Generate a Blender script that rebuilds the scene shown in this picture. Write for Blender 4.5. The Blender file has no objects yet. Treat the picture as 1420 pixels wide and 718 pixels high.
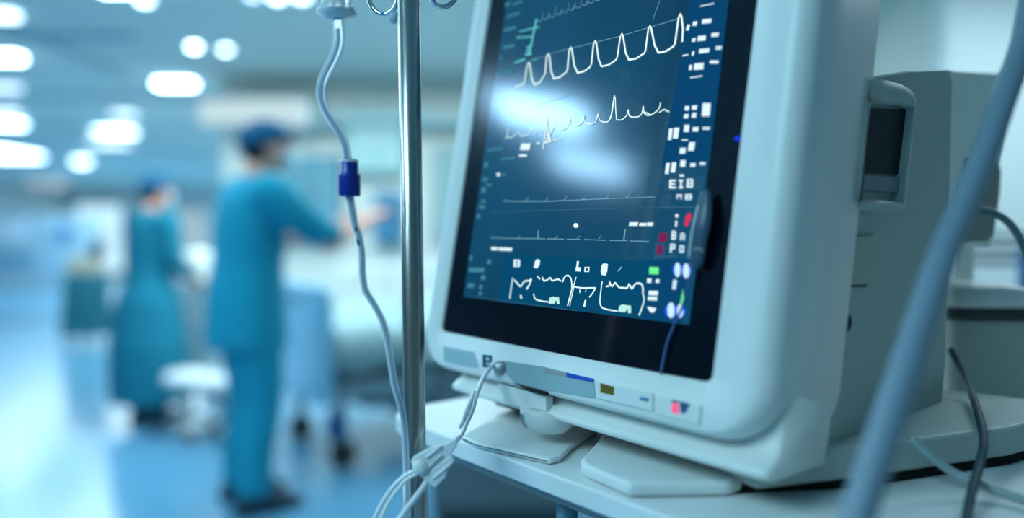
import bpy, bmesh, math, random
from mathutils import Vector, Matrix, Quaternion
random.seed(7)
S = bpy.context.scene
C = S.collection
PI = math.pi

# ------------------------------------------------------------------ camera, world, exposure
F = 1000.0                      # focal length in pixels of the 1420 wide frame
EYE = Vector((0, 0, 1.25))
TH = math.atan(29 / 1000.0)     # slight downward pitch
cam_d = bpy.data.cameras.new('camera')
cam = bpy.data.objects.new('camera', cam_d); C.objects.link(cam)
cam.location = EYE
cam.rotation_euler = (PI / 2 - TH, 0, 0)
cam_d.sensor_width = 36
cam_d.lens = 36 * F / 1420
cam_d.clip_start = 0.02
cam_d.dof.use_dof = True
cam_d.dof.focus_distance = 0.665
cam_d.dof.aperture_fstop = 1.08
S.camera = cam
S.view_settings.view_transform = 'Standard'
S.view_settings.look = 'None'
S.view_settings.exposure = 0.0
S.view_settings.gamma = 1.0
S.view_settings.use_curve_mapping = False

def lin(c):
    return tuple(((v / 255) / 12.92 if v / 255 <= .04045 else ((v / 255 + .055) / 1.055) ** 2.4) for v in c)

HALL = (0.72, 0.93, 1.0)
LAMP = (0.50, 0.86, 1.0)        # the cool cast of the added area lights
w = bpy.data.worlds.new('world'); S.world = w; w.use_nodes = True
w.node_tree.nodes['Background'].inputs[0].default_value = (0.30, 0.66, 0.80, 1)
w.node_tree.nodes['Background'].inputs[1].default_value = 0.22

def area(name, loc, size, power, rot=(0, 0, 0), col=LAMP):
    l = bpy.data.lights.new(name, 'AREA'); l.shape = 'RECTANGLE'; l.size, l.size_y = size
    l.energy = power; l.color = col
    o = bpy.data.objects.new(name, l); C.objects.link(o); o.location = loc; o.rotation_euler = rot
    return o
KEY = area('key_fill', (-1.95, -0.75, 2.66), (1.7, 1.2), 88)  # added key light without a fixture, brightens the monitor front
area('hall_fill', (-4.8, 8.5, 2.64), (3.0, 5.5), 220, col=HALL)  # added fill for the hall, no lamp body belongs to it
area('ward_fill', (-1.0, 4.6, 2.64), (3.0, 2.2), 135, col=HALL)  # added fill over the bed and the people
area('front_ward_fill', (-1.6, 2.5, 2.66), (1.6, .8), 22)  # small added fill that lifts the scrubs
area('far_hall_fill', (-7.5, 16.5, 2.64), (8.0, 6.0), 560, col=HALL)  # added fill for the far walls and ceiling
area('bay_fill', (2.45, 2.5, 2.6), (0.9, 0.9), 36, col=HALL)  # added light that brightens the right bay wall

# ------------------------------------------------------------------ pixel helpers (a photo pixel -> a point in the place)
CR = Vector((1, 0, 0)); CF = Vector((0, math.cos(TH), -math.sin(TH))); CU = Vector((0, math.sin(TH), math.cos(TH)))
def ray(px, py): return CR * ((px - 710) / F) + CU * ((359 - py) / F) + CF
def at(px, py, z): return EYE + ray(px, py) * z
def onz(px, py, z):
    d = ray(px, py); return EYE + d * ((z - EYE.z) / d.z)
def ony(px, py, y):
    d = ray(px, py); return EYE + d * (y / d.y)
def c2w(a, b, c): return CR * a + CU * b + CF * c
MR = (-c2w(-846, 44, 1000)).normalized()
_a = .142
MU = c2w(_a, 1, .846 * _a - .044).normalized()
MN = MU.cross(MR).normalized()
if MN.y < 0: MN = -MN
MO = at(615, 458, .82)
def loc(px, py, y=0.0):
    d = ray(px, py); t = ((MO + MN * y - EYE) @ MN if False else (MO + MN * y - EYE).dot(MN)) / d.dot(MN)
    p = EYE + d * t - MO; return (p.dot(MR), p.dot(MU))
def locx(px, py, x=.400):
    d = ray(px, py); t = (MO + MR * x - EYE).dot(MR) / d.dot(MR)
    p = EYE + d * t - MO; return (p.dot(MN), p.dot(MU))

# ------------------------------------------------------------------ materials
MATS = {}
def mat(name, rgb, rough=.5, metal=0., emis=None, es=0., trans=0., ior=1.45, coat=0., noise=0., nscale=8., bump=0., bscale=60., alpha=1., sss=0., spec=.5):
    if name in MATS: return MATS[name]
    m = bpy.data.materials.new(name); m.use_nodes = True
    nt = m.node_tree; b = nt.nodes['Principled BSDF']
    c = lin(rgb) + (1,)
    b.inputs['Base Color'].default_value = c
    b.inputs['Roughness'].default_value = rough
    b.inputs['Metallic'].default_value = metal
    b.inputs['IOR'].default_value = ior
    b.inputs['Transmission Weight'].default_value = trans
    b.inputs['Coat Weight'].default_value = coat
    b.inputs['Specular IOR Level'].default_value = spec
    b.inputs['Alpha'].default_value = alpha
    if sss: b.inputs['Subsurface Weight'].default_value = sss; b.inputs['Subsurface Scale'].default_value = .01
    if emis: b.inputs['Emission Color'].default_value = lin(emis) + (1,); b.inputs['Emission Strength'].default_value = es
    if noise or bump:
        tc = nt.nodes.new('ShaderNodeTexCoord')
    if noise:
        n = nt.nodes.new('ShaderNodeTexNoise'); n.inputs['Scale'].default_value = nscale; n.inputs['Detail'].default_value = 4
        nt.links.new(tc.outputs['Object'], n.inputs['Vector'])
        mx = nt.nodes.new('ShaderNodeMixRGB'); mx.blend_type = 'MULTIPLY'; mx.inputs[1].default_value = c
        rp = nt.nodes.new('ShaderNodeValToRGB')
        rp.color_ramp.elements[0].color = (1 - noise,) * 3 + (1,); rp.color_ramp.elements[1].color = (1, 1, 1, 1)
        nt.links.new(n.outputs['Fac'], rp.inputs[0]); nt.links.new(rp.outputs[0], mx.inputs[2])
        mx.inputs[0].default_value = 1; nt.links.new(mx.outputs[0], b.inputs['Base Color'])
    if bump:
        n2 = nt.nodes.new('ShaderNodeTexNoise'); n2.inputs['Scale'].default_value = bscale
        nt.links.new(tc.outputs['Object'], n2.inputs['Vector'])
        bp = nt.nodes.new('ShaderNodeBump'); bp.inputs['Strength'].default_value = bump; bp.inputs['Distance'].default_value = .002
        nt.links.new(n2.outputs['Fac'], bp.inputs['Height']); nt.links.new(bp.outputs[0], b.inputs['Normal'])
    MATS[name] = m; return m

def emat(name, rgb, s):
    if name in MATS: return MATS[name]
    m = bpy.data.materials.new(name); m.use_nodes = True
    nt = m.node_tree; nt.nodes.clear()
    e = nt.nodes.new('ShaderNodeEmission'); e.inputs[0].default_value = lin(rgb) + (1,); e.inputs[1].default_value = s
    o = nt.nodes.new('ShaderNodeOutputMaterial'); nt.links.new(e.outputs[0], o.inputs[0])
    MATS[name] = m; return m

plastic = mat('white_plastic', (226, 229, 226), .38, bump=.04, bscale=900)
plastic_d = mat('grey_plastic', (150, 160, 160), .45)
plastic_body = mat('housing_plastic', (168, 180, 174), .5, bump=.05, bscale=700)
plastic_tan = mat('beige_plastic', (172, 176, 160), .5)
dark = mat('dark_plastic', (22, 26, 30), .4)
darkgrey = mat('dark_grey_rubber', (52, 62, 66), .6)
steel = mat('brushed_steel', (176, 176, 172), .26, 1.0)
chrome = mat('chrome', (215, 220, 222), .08, 1.0)
clear = mat('clear_tubing', (206, 226, 240), .16, trans=.45, ior=1.25)
clear2 = mat('frosted_plastic', (244, 250, 252), .25, trans=.18, ior=1.3)
wire_glint = mat('wire_and_glint_white', (250, 252, 252), .25)  # white of wires and ribs, also of the painted tube highlights
blue_conn = mat('blue_connector', (10, 50, 148), .3)
hose_m = mat('blue_grey_hose', (116, 140, 156), .45)
white_m = mat('white_enamel', (225, 230, 230), .4)
paleblue = mat('pale_blue_plastic', (150, 205, 230), .45)
sheet = mat('white_linen', (228, 236, 240), .9, noise=.08)
blanket = mat('blue_blanket', (150, 180, 184), .95, noise=.15)
scrub = mat('teal_scrubs', (14, 156, 184), .9, noise=.22, nscale=6)
scrub_d = mat('dark_teal_gown', (12, 128, 152), .9, noise=.3, nscale=6)
cap_m = mat('dark_blue_cap', (10, 84, 120), .9)
mask_m = mat('pale_mask', (190, 222, 232), .8)
skin = mat('skin', (226, 160, 138), .55, sss=.05)
hair_m = mat('dark_hair', (40, 34, 34), .7)
shoe_m = mat('dark_shoes', (36, 60, 76), .6)

# ------------------------------------------------------------------ mesh helpers
def tag(o, label, cat, group=None, kind=None):
    if label: o['label'] = label
    if cat: o['category'] = cat
    if group: o['group'] = group
    if kind: o['kind'] = kind
    return o

def obj(name, bm, m, parent=None, smooth=False, bevel=0., bseg=3, remesh=0., sub=0, label=None, recalc=True):
    if recalc: bmesh.ops.recalc_face_normals(bm, faces=bm.faces)
    me = bpy.data.meshes.new(name); 
    if smooth or bevel:
        for f in bm.faces: f.smooth = True
    bm.to_mesh(me); bm.free()
    for mm in (m if isinstance(m, (list, tuple)) else [m]): me.materials.append(mm)
    o = bpy.data.objects.new(name, me); C.objects.link(o)
    if parent: o.parent = parent
    if bevel:
        b = o.modifiers.new('b', 'BEVEL'); b.width = bevel; b.segments = bseg; b.limit_method = 'ANGLE'; b.angle_limit = math.radians(35); b.harden_normals = True
    if remesh:
        r = o.modifiers.new('r', 'REMESH'); r.mode = 'VOXEL'; r.voxel_size = remesh; r.use_smooth_shade = True
        s = o.modifiers.new('s', 'SMOOTH'); s.iterations = 6; s.factor = .5
    if sub:
        s = o.modifiers.new('u', 'SUBSURF'); s.levels = s.render_levels = sub
    if label: o['label'] = label
    return o

def empty(name, l=(0, 0, 0), rz=0, m=None):
    o = bpy.data.objects.new(name, None); C.objects.link(o); o.empty_display_size = .05
    if m is not None: o.matrix_world = m
    else: o.location = l; o.rotation_euler = (0, 0, rz)
    return o

def box(bm, c, s, rz=0, rot=None, mi=0):
    r = rot or Matrix.Rotation(rz, 4, 'Z')
    g = bmesh.ops.create_cube(bm, size=1, matrix=Matrix.Translation(c) @ r @ Matrix.Diagonal((s[0], s[1], s[2], 1)))
    for v in g['verts']:
        for f in v.link_faces: f.material_index = mi
    return bm
def bx(c, s, rz=0): return box(bmesh.new(), c, s, rz)

def prism(bm, pts, vec, mi=0):
    """closed 3-D polygon pushed along vec"""
    vec = Vector(vec)
    a = [bm.verts.new(Vector(p)) for p in pts]; b = [bm.verts.new(Vector(p) + vec) for p in pts]
    n = len(a); fs = [bm.faces.new(a), bm.faces.new(b[::-1])]
    for i in range(n): fs.append(bm.faces.new((a[i], b[i], b[(i + 1) % n], a[(i + 1) % n])))
    for f in fs: f.material_index = mi
    return bm

def smooth_path(pts, k=6):
    pts = [Vector(p) for p in pts]
    if len(pts) < 3: return pts
    out = []
    P = [pts[0] * 2 - pts[1]] + pts + [pts[-1] * 2 - pts[-2]]
    for i in range(1, len(P) - 2):
        for j in range(k):
            t = j / k; a, b, c, d = P[i - 1:i + 3]
            out.append(.5 * ((2 * b) + (c - a) * t + (2 * a - 5 * b + 4 * c - d) * t * t + (3 * b - a - 3 * c + d) * t ** 3))
    out.append(pts[-1]); return out

def lerp_list(r, n):
    if not isinstance(r, (list, tuple)): return [r] * n
    out = []
    for i in range(n):
        t = i / (n - 1) * (len(r) - 1); j = min(int(t), len(r) - 2); out.append(r[j] + (r[j + 1] - r[j]) * (t - j))
    return out

def tube(bm, pts, r, seg=12, path=True, k=6, cap=True, flat=1.0, rounded=False, mi=0):
    P = smooth_path(pts, k) if path else [Vector(p) for p in pts]
    R = lerp_list(r, len(P))
    if rounded:
        d0 = (P[0] - P[1]).normalized(); d1 = (P[-1] - P[-2]).normalized()
        pre = [(P[0] + d0 * R[0] * math.sin(a), R[0] * math.cos(a)) for a in (1.35, .9, .45)]
        post = [(P[-1] + d1 * R[-1] * math.sin(a), R[-1] * math.cos(a)) for a in (.45, .9, 1.35)]
        P = [p for p, _ in pre] + P + [p for p, _ in post]; R = [q for _, q in pre] + R + [q for _, q in post]
    rings = []; up = None
    for i, p in enumerate(P):
        t = (P[min(i + 1, len(P) - 1)] - P[max(i - 1, 0)]).normalized()
        if up is None: up = t.orthogonal().normalized() if abs(t.y) > .8 else Vector((0, 1, 0)).cross(t).normalized()
        up = (up - t * up.dot(t)).normalized(); sd = t.cross(up)
        rings.append([bm.verts.new(p + (up * math.cos(a) + sd * math.sin(a) * flat) * R[i]) for a in [2 * PI * q / seg for q in range(seg)]])
    for a, b in zip(rings, rings[1:]):
        for q in range(seg):
            f = bm.faces.new((a[q], a[(q + 1) % seg], b[(q + 1) % seg], b[q])); f.material_index = mi; f.smooth = True
    if cap:
        bm.faces.new(rings[0][::-1]).material_index = mi; bm.faces.new(rings[-1]).material_index = mi
    return bm
def tb(pts, r, **k): return tube(bmesh.new(), pts, r, **k)

def lathe(bm, prof, c=(0, 0, 0), seg=24, rot=None, cap=True, mi=0):
    rings = []; M_ = Matrix.Translation(c) @ (rot.to_4x4() if rot else Matrix())
    for r, z in prof:
        rings.append([bm.verts.new(M_ @ Vector((r * math.cos(2 * PI * q / seg), r * math.sin(2 * PI * q / seg), z))) for q in range(seg)])
    for a, b in zip(rings, rings[1:]):
        for q in range(seg):
            f = bm.faces.new((a[q], a[(q + 1) % seg], b[(q + 1) % seg], b[q])); f.smooth = True; f.material_index = mi
    if cap:
        bm.faces.new(rings[0][::-1]); bm.faces.new(rings[-1])
    return bm

def ell(bm, c, s, rot=None, seg=20):
    M_ = Matrix.Translation(c) @ (rot or Matrix()) @ Matrix.Diagonal((s[0], s[1], s[2], 1))
    bmesh.ops.create_uvsphere(bm, u_segments=seg, v_segments=seg // 2 + 2, radius=1, matrix=M_); return bm

def loft(bm, secs, seg=28, cap=True):
    """sections (cx, cy, z, rx, ry)"""
    rings = []
    for cx, cy, z, rx, ry in secs:
        rings.append([bm.verts.new((cx + rx * math.cos(2 * PI * q / seg), cy + ry * math.sin(2 * PI * q / seg), z)) for q in range(seg)])
    for a, b in zip(rings, rings[1:]):
        for q in range(seg):
            bm.faces.new((a[q], a[(q + 1) % seg], b[(q + 1) % seg], b[q])).smooth = True
    if cap: bm.faces.new(rings[0][::-1]); bm.faces.new(rings[-1])
    return bm

def rrect(x0, x1, z0, z1, r, n=8):
    pts = []
    for cx, cz, a0 in ((x1 - r, z0 + r, -PI / 2), (x1 - r, z1 - r, 0), (x0 + r, z1 - r, PI / 2), (x0 + r, z0 + r, PI)):
        for i in range(n + 1):
            a = a0 + PI / 2 * i / n; pts.append((cx + r * math.cos(a), cz + r * math.sin(a)))
    return pts
def bridge(bm, rings):
    n = len(rings[0])
    for a, b in zip(rings, rings[1:]):
        for q in range(n): bm.faces.new((a[q], a[(q + 1) % n], b[(q + 1) % n], b[q])).smooth = True

# ================================================================== SETTING
floor_m = mat('blue_vinyl_floor', (94, 152, 184), .2, noise=.12, nscale=1.2, spec=.9)
ceil_m = mat('ceiling_tile', (212, 222, 218), .8)
wall_m = mat('hospital_wall', (222, 226, 218), .7, noise=.06, nscale=1.5)
wallw_m = mat('white_wall', (222, 234, 234), .6)
wallfar_m = mat('far_wall_paint', (205, 222, 228), .7)
def struct(name, bm, m, **k):
    o = obj(name, bm, m, **k); o['kind'] = 'structure'; return o
struct('floor', bx((-4, 9.5, -.05), (20, 27, .1)), floor_m)
struct('ceiling', bx((-4, 9.5, 2.76), (20, 27, .12)), ceil_m)
struct('wall_left', bx((-13.95, 9.5, 1.35), (.1, 27, 2.7)), wallfar_m)
struct('wall_back', bx((-8.3, 22.5, 1.35), (11.3, .1, 2.7)), wallfar_m)
struct('wall_partition', bx((-2.62, 14.6, 1.35), (.12, 15.8, 2.7)), wall_m)
struct('wall_ward', bx((.23, 6.75, 1.35), (5.82, .12, 2.7)), wall_m)
struct('wall_bay', bx((3.25, 3.75, 1.35), (2.1, .12, 2.7)), wallw_m)
struct('wall_right', bx((5.0, 3.0, 1.35), (.1, 11, 2.7)), wallw_m)
struct('wall_bay_end', bx((2.27, 5.25, 1.35), (.12, 2.86, 2.7)), wall_m)
bm = bmesh.new()
for k in range(9): box(bm, (-8.3, 3 + 2.2 * k, 2.69), (11.2, .06, .03))
for k in range(5): box(bm, (-3.4 - 2.2 * k, 12.0, 2.69), (.06, 20, .03))
struct('trim_1', bm, mat('ceiling_rail', (150, 185, 196), .6))
struct('trim_2', bx((-.2, 6.55, 2.30), (5.0, .26, .08)), mat('headwall_rail', (150, 184, 190), .6))
struct('baseboard_ward', bx((.23, 6.67, .07), (5.0, .04, .14)), mat('skirting', (60, 110, 130), .6))

# windows of the far hall (lit panes)
def window(n, x, z0, z1, wd, s):
    f = bmesh.new()
    for sx in (-1, 1): box(f, (x + sx * wd / 2, 22.4, (z0 + z1) / 2), (.08, .1, z1 - z0 + .08))
    for zz in (z0, z1, (z0 + z1) / 2): box(f, (x, 22.4, zz), (wd, .1, .08))
    o = struct('window_%d' % n, f, white_m)
    obj('pane', bx((x, 22.43, (z0 + z1) / 2), (wd, .02, z1 - z0)), emat('daylight_pane_%d' % n, (190, 228, 245), s), o)
window(1, -12.8, .2, 2.3, 1.5, 1.3)
window(2, -10.2, .9, 2.1, 1.4, .7)
window(3, -6.2, .9, 2.1, 1.2, .5)

# ================================================================== CEILING LIGHTS
def lamp_disc(px, py, r, L, label, group=None, z=2.69, col=(205, 236, 255)):
    p = onz(px, py, z)
    t = empty('ceiling_light', (p.x, p.y, z)); tag(t, label, 'ceiling light', group)
    obj('housing', lathe(bmesh.new(), [(r * 1.25, .02), (r * 1.25, -.012), (r * 1.02, -.02), (r * 1.0, 0), (r * .9, .02)]), white_m, t, smooth=True)
    obj('diffuser', lathe(bmesh.new(), [(r, -.004), (r * .96, -r * .3), (r * .75, -r * .55), (r * .4, -r * .72), (r * .05, -r * .78)]), emat('lamp_%s' % L, col, L), t, smooth=True)
    return t
def lamp_panel(px, py, sx, sy, L, label, group=None, z=2.69, col=(205, 236, 255), p=None):
    p = p or onz(px, py, z)
    t = empty('ceiling_light', (p.x, p.y, z)); tag(t, label, 'ceiling light', group)
    f = bmesh.new()
    for s in (-1, 1):
        box(f, (s * (sx / 2 + .012), 0, 0), (.024, sy + .048, .03)); box(f, (0, s * (sy / 2 + .012), 0), (sx, .024, .03))
    obj('housing', f, white_m, t)
    obj('diffuser', bx((0, 0, -.02), (sx, sy, .05)), emat('lampp_%s' % L, col, L), t)
    return t
lamp_panel(243, 112, .32, .12, 17, 'long white ceiling light just below the twin round lamps')
lamp_disc(269, 61, .045, 20, 'left one of two small round ceiling lamps side by side')
lamp_disc(313, 65, .045, 13, 'right one of two small round ceiling lamps side by side, slightly dimmer')
lamp_disc(113, 220, .15, 7, 'round bright ceiling lamp low in the hall, lowest bright white disc in view')
lamp_disc(78, 250, .2, 1.0, 'dim grey round ceiling lamp far down the hall, below the bright disc', col=(215, 225, 232))
lamp_disc(50, 250, .2, .8, 'faint grey ceiling lamp far down the hall, nearest the left frame edge', col=(215, 225, 232))
lamp_panel(160, 180, .42, .3, 9, 'broad bright ceiling light, brightest of the overlapping cluster')
lamp_panel(172, 156, .22, .16, 3.2, 'pale ceiling light at the top of the overlapping cluster')
lamp_panel(152, 196, .5, .3, 3.2, 'pale ceiling light at the bottom of the overlapping cluster')
lamp_panel(3, 15, .16, .1, 5.2, 'pale ceiling light in the upper left corner of the photo, topmost of the left row')
lamp_panel(8, 75, .22, .11, 17, 'bright ceiling light second from the top in the left row')
lamp_panel(3, 118, .3, .12, 2.6, 'dim ceiling light third from the top in the left row')
lamp_panel(3, 153, .35, .12, 3.6, 'dim ceiling light fourth from the top in the left row')
lamp_panel(3, 168, .42, .25, 12, 'bright ceiling light fifth from the top in the left row')
lamp_panel(3, 211, .75, 1.0, 12, 'largest bright ceiling light at the bottom of the left row')
lamp_disc(200, -4, .05, 9, 'small ceiling lamp cut by the top of the photo, left of the others')
lamp_disc(384, -8, .05, 9, 'round ceiling lamp at the top edge, left of the drip chamber')
lamp_disc(418, -9, .05, 9, 'round ceiling lamp at the top edge, touching the drip chamber')
lamp_disc(350, -10, .04, 6, 'faint ceiling lamp at the top edge above the twin lamps')
# lamps further forward, above the picture: they show in the wet-looking floor and in the screen
lamp_panel(15, -55, .36, .30, 17, 'ceiling light above the photo over the polished floor, nearer of the left row')
lamp_panel(155, -28, .20, .20, 16, 'ceiling light above the photo whose glow shows in the floor')
lamp_panel(0, 0, .34, .50, 41, 'ceiling light left of the photo, mirrored at the upper left of the screen', p=Vector((-2.96, 1.36, 2.69)), col=(165, 218, 255))
lamp_panel(0, 0, .36, .46, 27.5, 'ceiling light left of the photo, mirrored in the middle of the screen', p=Vector((-3.62, 1.10, 2.69)), col=(165, 218, 255))

# ================================================================== TROLLEY TABLE
TZ = 1.045
def tp(px, py, dz=0.): p = onz(px, py, TZ + dz); return p
A = tp(527, 571); ex = Vector((MR.x, MR.y, 0)).normalized(); ey = Vector((-ex.y, ex.x, 0))
if ey.y < 0: ey = -ey
def tpos(a, b, z=0.): q = A + ex * a + ey * b; return Vector((q.x, q.y, TZ + z))
table = empty('equipment_trolley', tpos(.35, .35, -TZ)); tag(table, 'white equipment trolley shelf carrying the patient monitor, on round legs', 'trolley')
def tl(v): return Vector(v) - table.location
outline = [(a, b) for a, b in rrect(0, .84, 0, .78, .05)]
obj('shelf', prism(bmesh.new(), [tl(tpos(a, b, -.019)) for a, b in outline], (0, 0, .019)), white_m, table, bevel=.003)
bm = bmesh.new()
for a, b in ((.05, .012), (.77, .012)): pass
obj('underside_frame', prism(bmesh.new(), [tl(tpos(a, b, -.05)) for a, b in rrect(.05, .77, .05, .73, .02)], (0, 0, .0305)), plastic_d, table)
for a, b in ((.238, .075), (.262, .105), (.74, .08), (.08, .70), (.74, .70)):
    q = tl(tpos(a, b)); obj('leg', tb([(q.x, q.y, .06), (q.x, q.y, TZ - .04)], .011, path=False), mat('leg_blue_grey', (120, 165, 190), .35, .4), table, smooth=True)
    obj('caster', lathe(bmesh.new(), [(.01, -.012), (.03, -.012), (.03, .012), (.01, .012)], (q.x, q.y, .03), rot=Matrix.Rotation(PI / 2, 3, 'X')), darkgrey, table)

# ================================================================== MONITOR
Mm = Matrix((MR.to_4d(), MN.to_4d(), MU.to_4d(), (0, 0, 0, 1))).transposed(); 
for i in range(3): Mm[3][i] = 0
Mm[0][3], Mm[1][3], Mm[2][3] = MO; Mm[3][3] = 1
mon = empty('patient_monitor', m=Mm); tag(mon, 'large white tilted bedside monitor with lit blue waveform screen on the trolley shelf', 'monitor')

# front frame
BX0, BX1, BZ0, BZ1 = -.038, .405, -.0425, .515
bm = bmesh.new(); rings = []
def ring(x0, x1, z0, z1, r, y):
    rings.append([bm.verts.new((x, y, z)) for x, z in rrect(x0, x1, z0, z1, r, 8)])
GX0, GX1, GZ0, GZ1 = -.003, .3565, -.001, .475
ring(GX0, GX1, GZ0, GZ1, .007, .004); ring(GX0, GX1, GZ0, GZ1, .007, .0005)
ring(GX0 - .0012, GX1 + .0012, GZ0 - .0012, GZ1 + .0012, .008, -.002)
fx0, fx1, fz0, fz1 = BX0 + .010, BX1 - .017, BZ0 + .006, BZ1 - .01
for i in range(9):
    a = PI / 2 * i / 8; s, c_ = math.sin(a), 1 - math.cos(a)
    ring(fx0 + (BX0 - fx0) * s, fx1 + (BX1 - fx1) * s, fz0 + (BZ0 - fz0) * s, fz1 + (BZ1 - fz1) * s, .036 + .012 * s, -.002 + .019 * c_)
ring(BX0, BX1, BZ0, BZ1, .048, .03)
ring(BX0, BX1 + .001, BZ0, BZ1, .048, .103)
ring(BX0 + .006, BX1 - .008, BZ0 + .004, BZ1 - .006, .044, .105)
ring(BX0 + .03, BX1 - .03, BZ0 + .03, BZ1 - .03, .03, .105)
bridge(bm, rings); bm.faces.new(rings[-1])
obj('front_frame', bm, plastic, mon, smooth=True)

glass = mat('black_glass', (4, 12, 26), .14, spec=.6)
bm = bmesh.new(); prism(bm, [(x, .0005, z) for x, z in rrect(GX0, GX1, GZ0, GZ1, .007)], (0, .003, 0))
obj('screen_glass', bm, glass, mon)

# display: a lit panel behind a glossy front, slightly different blues per window of the interface
def disp_mat():
    m = bpy.data.materials.new('lit_display'); m.use_nodes = True; nt = m.node_tree; b = nt.nodes['Principled BSDF']
    b.inputs['Base Color'].default_value = (.002, .006, .012, 1); b.inputs['Roughness'].default_value = .12
    b.inputs['Specular IOR Level'].default_value = .6
    tc = nt.nodes.new('ShaderNodeTexCoord'); sp = nt.nodes.new('ShaderNodeSeparateXYZ'); nt.links.new(tc.outputs['Object'], sp.inputs[0])
    n = nt.nodes.new('ShaderNodeTexNoise'); n.inputs['Scale'].default_value = 5; n.inputs['Detail'].default_value = 1
    nt.links.new(tc.outputs['Object'], n.inputs['Vector'])
    rp = nt.nodes.new('ShaderNodeValToRGB')
    rp.color_ramp.elements[0].position = .3; rp.color_ramp.elements[0].color = lin((10, 62, 92)) + (1,)
    rp.color_ramp.elements[1].position = .7; rp.color_ramp.elements[1].color = lin((12, 82, 118)) + (1,)
    nt.links.new(n.outputs['Fac'], rp.inputs[0]); nt.links.new(rp.outputs[0], b.inputs['Emission Color'])
    b.inputs['Emission Strength'].default_value = .85
    return m
DX0, DX1, DZ0, DZ1 = .0275, .329, .0405, .465
bm = bmesh.new(); prism(bm, [(DX0, .0002, DZ0), (DX1, .0002, DZ0), (DX1, .0002, DZ1), (DX0, .0002, DZ1)], (0, .0006, 0))
disp = obj('display', bm, disp_mat(), mon, label='lit blue display area with traces and readings')

def on(px, py, y=0.): x, z = loc(px, py, y); return Vector((x, y, z))
def patch(name, px, m, y0, th, parent, bevel=0., label=None):
    """flat panel on the front, px corners of its face"""
    return obj(name, prism(bmesh.new(), [on(a, b, y0) for a, b in px], (0, th, 0)), m, parent, bevel=bevel, label=label)
def ribbon(bm, px, wd, y=-.0006):
    P = [on(a, b, y) for a, b in px]; n = len(P)
    L_, R_ = [], []
    for i, p in enumerate(P):
        t = (P[min(i + 1, n - 1)] - P[max(i - 1, 0)]).normalized(); s = Vector((t.z, 0, -t.x))
        if 0 < i < n - 1:
            a = (P[i] - P[i - 1]).normalized(); b = (P[i + 1] - P[i]).normalized(); k = 1 / max(.55, math.cos(a.angle(b, 0) / 2))
        else: k = 1
        L_.append(bm.verts.new(p + s * wd / 2 * k)); R_.append(bm.verts.new(p - s * wd / 2 * k))
    for i in range(n - 1): bm.faces.new((L_[i], L_[i + 1], R_[i + 1], R_[i]))
    return bm
def px_ribbon(px, wd): return px, wd
def curvy(px, k=5):
    return [(v.x, v.y) for v in smooth_path([(a, b, 0) for a, b in px], k)]
E_white = emat('trace_white', (225, 255, 255), 1.15)
E_pale = emat('trace_pale', (130, 190, 215), .75)
E_dim = emat('trace_dim', (80, 140, 170), .6)
E_text = emat('reading_white', (215, 240, 250), 1.15)
E_cyan = emat('trace_cyan', (120, 240, 240), 1.0)
E_teal = emat('side_marks', (80, 160, 185), .7)
rear_m = mat('upper_shell_lit_tone', (226, 236, 222), .5)  # light caught by the turned face, put into a paler colour
E_red = emat('alarm_red', (235, 50, 90), .9)
E_dred = emat('alarm_dim_red', (150, 50, 110), .6)
E_green = emat('status_green', (110, 250, 150), 1.0)
E_blue = emat('panel_blue', (12, 76, 122), .85)
E_bglow = emat('button_blue_glow', (20, 90, 240), 1.0)
E_lit = emat('button_blue_lit', (190, 225, 255), 1.2)
E_panel = emat('panel_slate', (50, 110, 150), .6)

def traces(name, lines, m, label=None):
    bm = bmesh.new()
    for px, wd in lines: ribbon(bm, px, wd)
    return obj(name, bm, m, disp, recalc=False, label=label)
def quads(name, polys, m, y=-.0007, label=None):
    bm = bmesh.new()
    for p in polys:
        bm.faces.new([bm.verts.new(on(a, b, y)) for a, b in p])
    return obj(name, bm, m, disp, recalc=False, label=label)
def q(x0, y0, x1, y1, sk=0., sl=0.):
    """skewed block: sk shifts the top, sl drops the right side"""
    return [(x0, y1), (x1, y1 + sl), (x1 + sk, y0 + sl), (x0 + sk, y0)]

# interface windows (colour fields)
quads('column_pattern', [[(917, 232), (984, 228), (1011, 0), (1014, -30), (960, -30), (950, 40)]], E_blue, -.0003)
quads('bottom_window', [[(700, 352), (803, 358), (905, 362), (960, 360), (947, 448), (800, 431), (690, 418)]], emat('window_blue', (8, 84, 124), .8), -.0003)
quads('status_column', [[(905, 362), (958, 358), (947, 448), (895, 443)]], E_blue, -.0004)
quads('field_pattern', [[(922, 251), (978, 244), (974, 262), (920, 266)], [(916, 269), (932, 268), (930, 287), (914, 288)], [(948, 268), (961, 267), (960, 277), (947, 278)], [(908, 338), (924, 336), (922, 357), (906, 357)]], E_panel, -.0005)

# capnography curve
cap = [(731, 88)]
peaks = [(733, 87, 741, 117, 756, 105), (760, 75, 768, 109, 787, 99), (791, 66, 801, 101, 820, 92), (825, 57, 834, 92, 856, 82), (862, 47, 872, 83, 895, 73), (901, 36, 913, 73, 936, 63)]
pts = [(715, 120), (727, 116)]
for (ax, ay, bx_, by, cx_, cy) in peaks:
    pts += [(ax - 2, ay + 4), (ax, ay), (ax + 2, ay + 3), (ax + (bx_ - ax) * .55, ay + (by - ay) * .72), (bx_, by), (bx_ + (cx_ - bx_) * .45, by - 2), (cx_ - 2, cy + 1), (cx_, cy - 3)]
pts += [(941, 24), (943, 20), (945, 23), (947, 40), (946, 58)]
traces('waveform_trace', [(pts, .0017)], E_white, 'row of tall white peaks')
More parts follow.
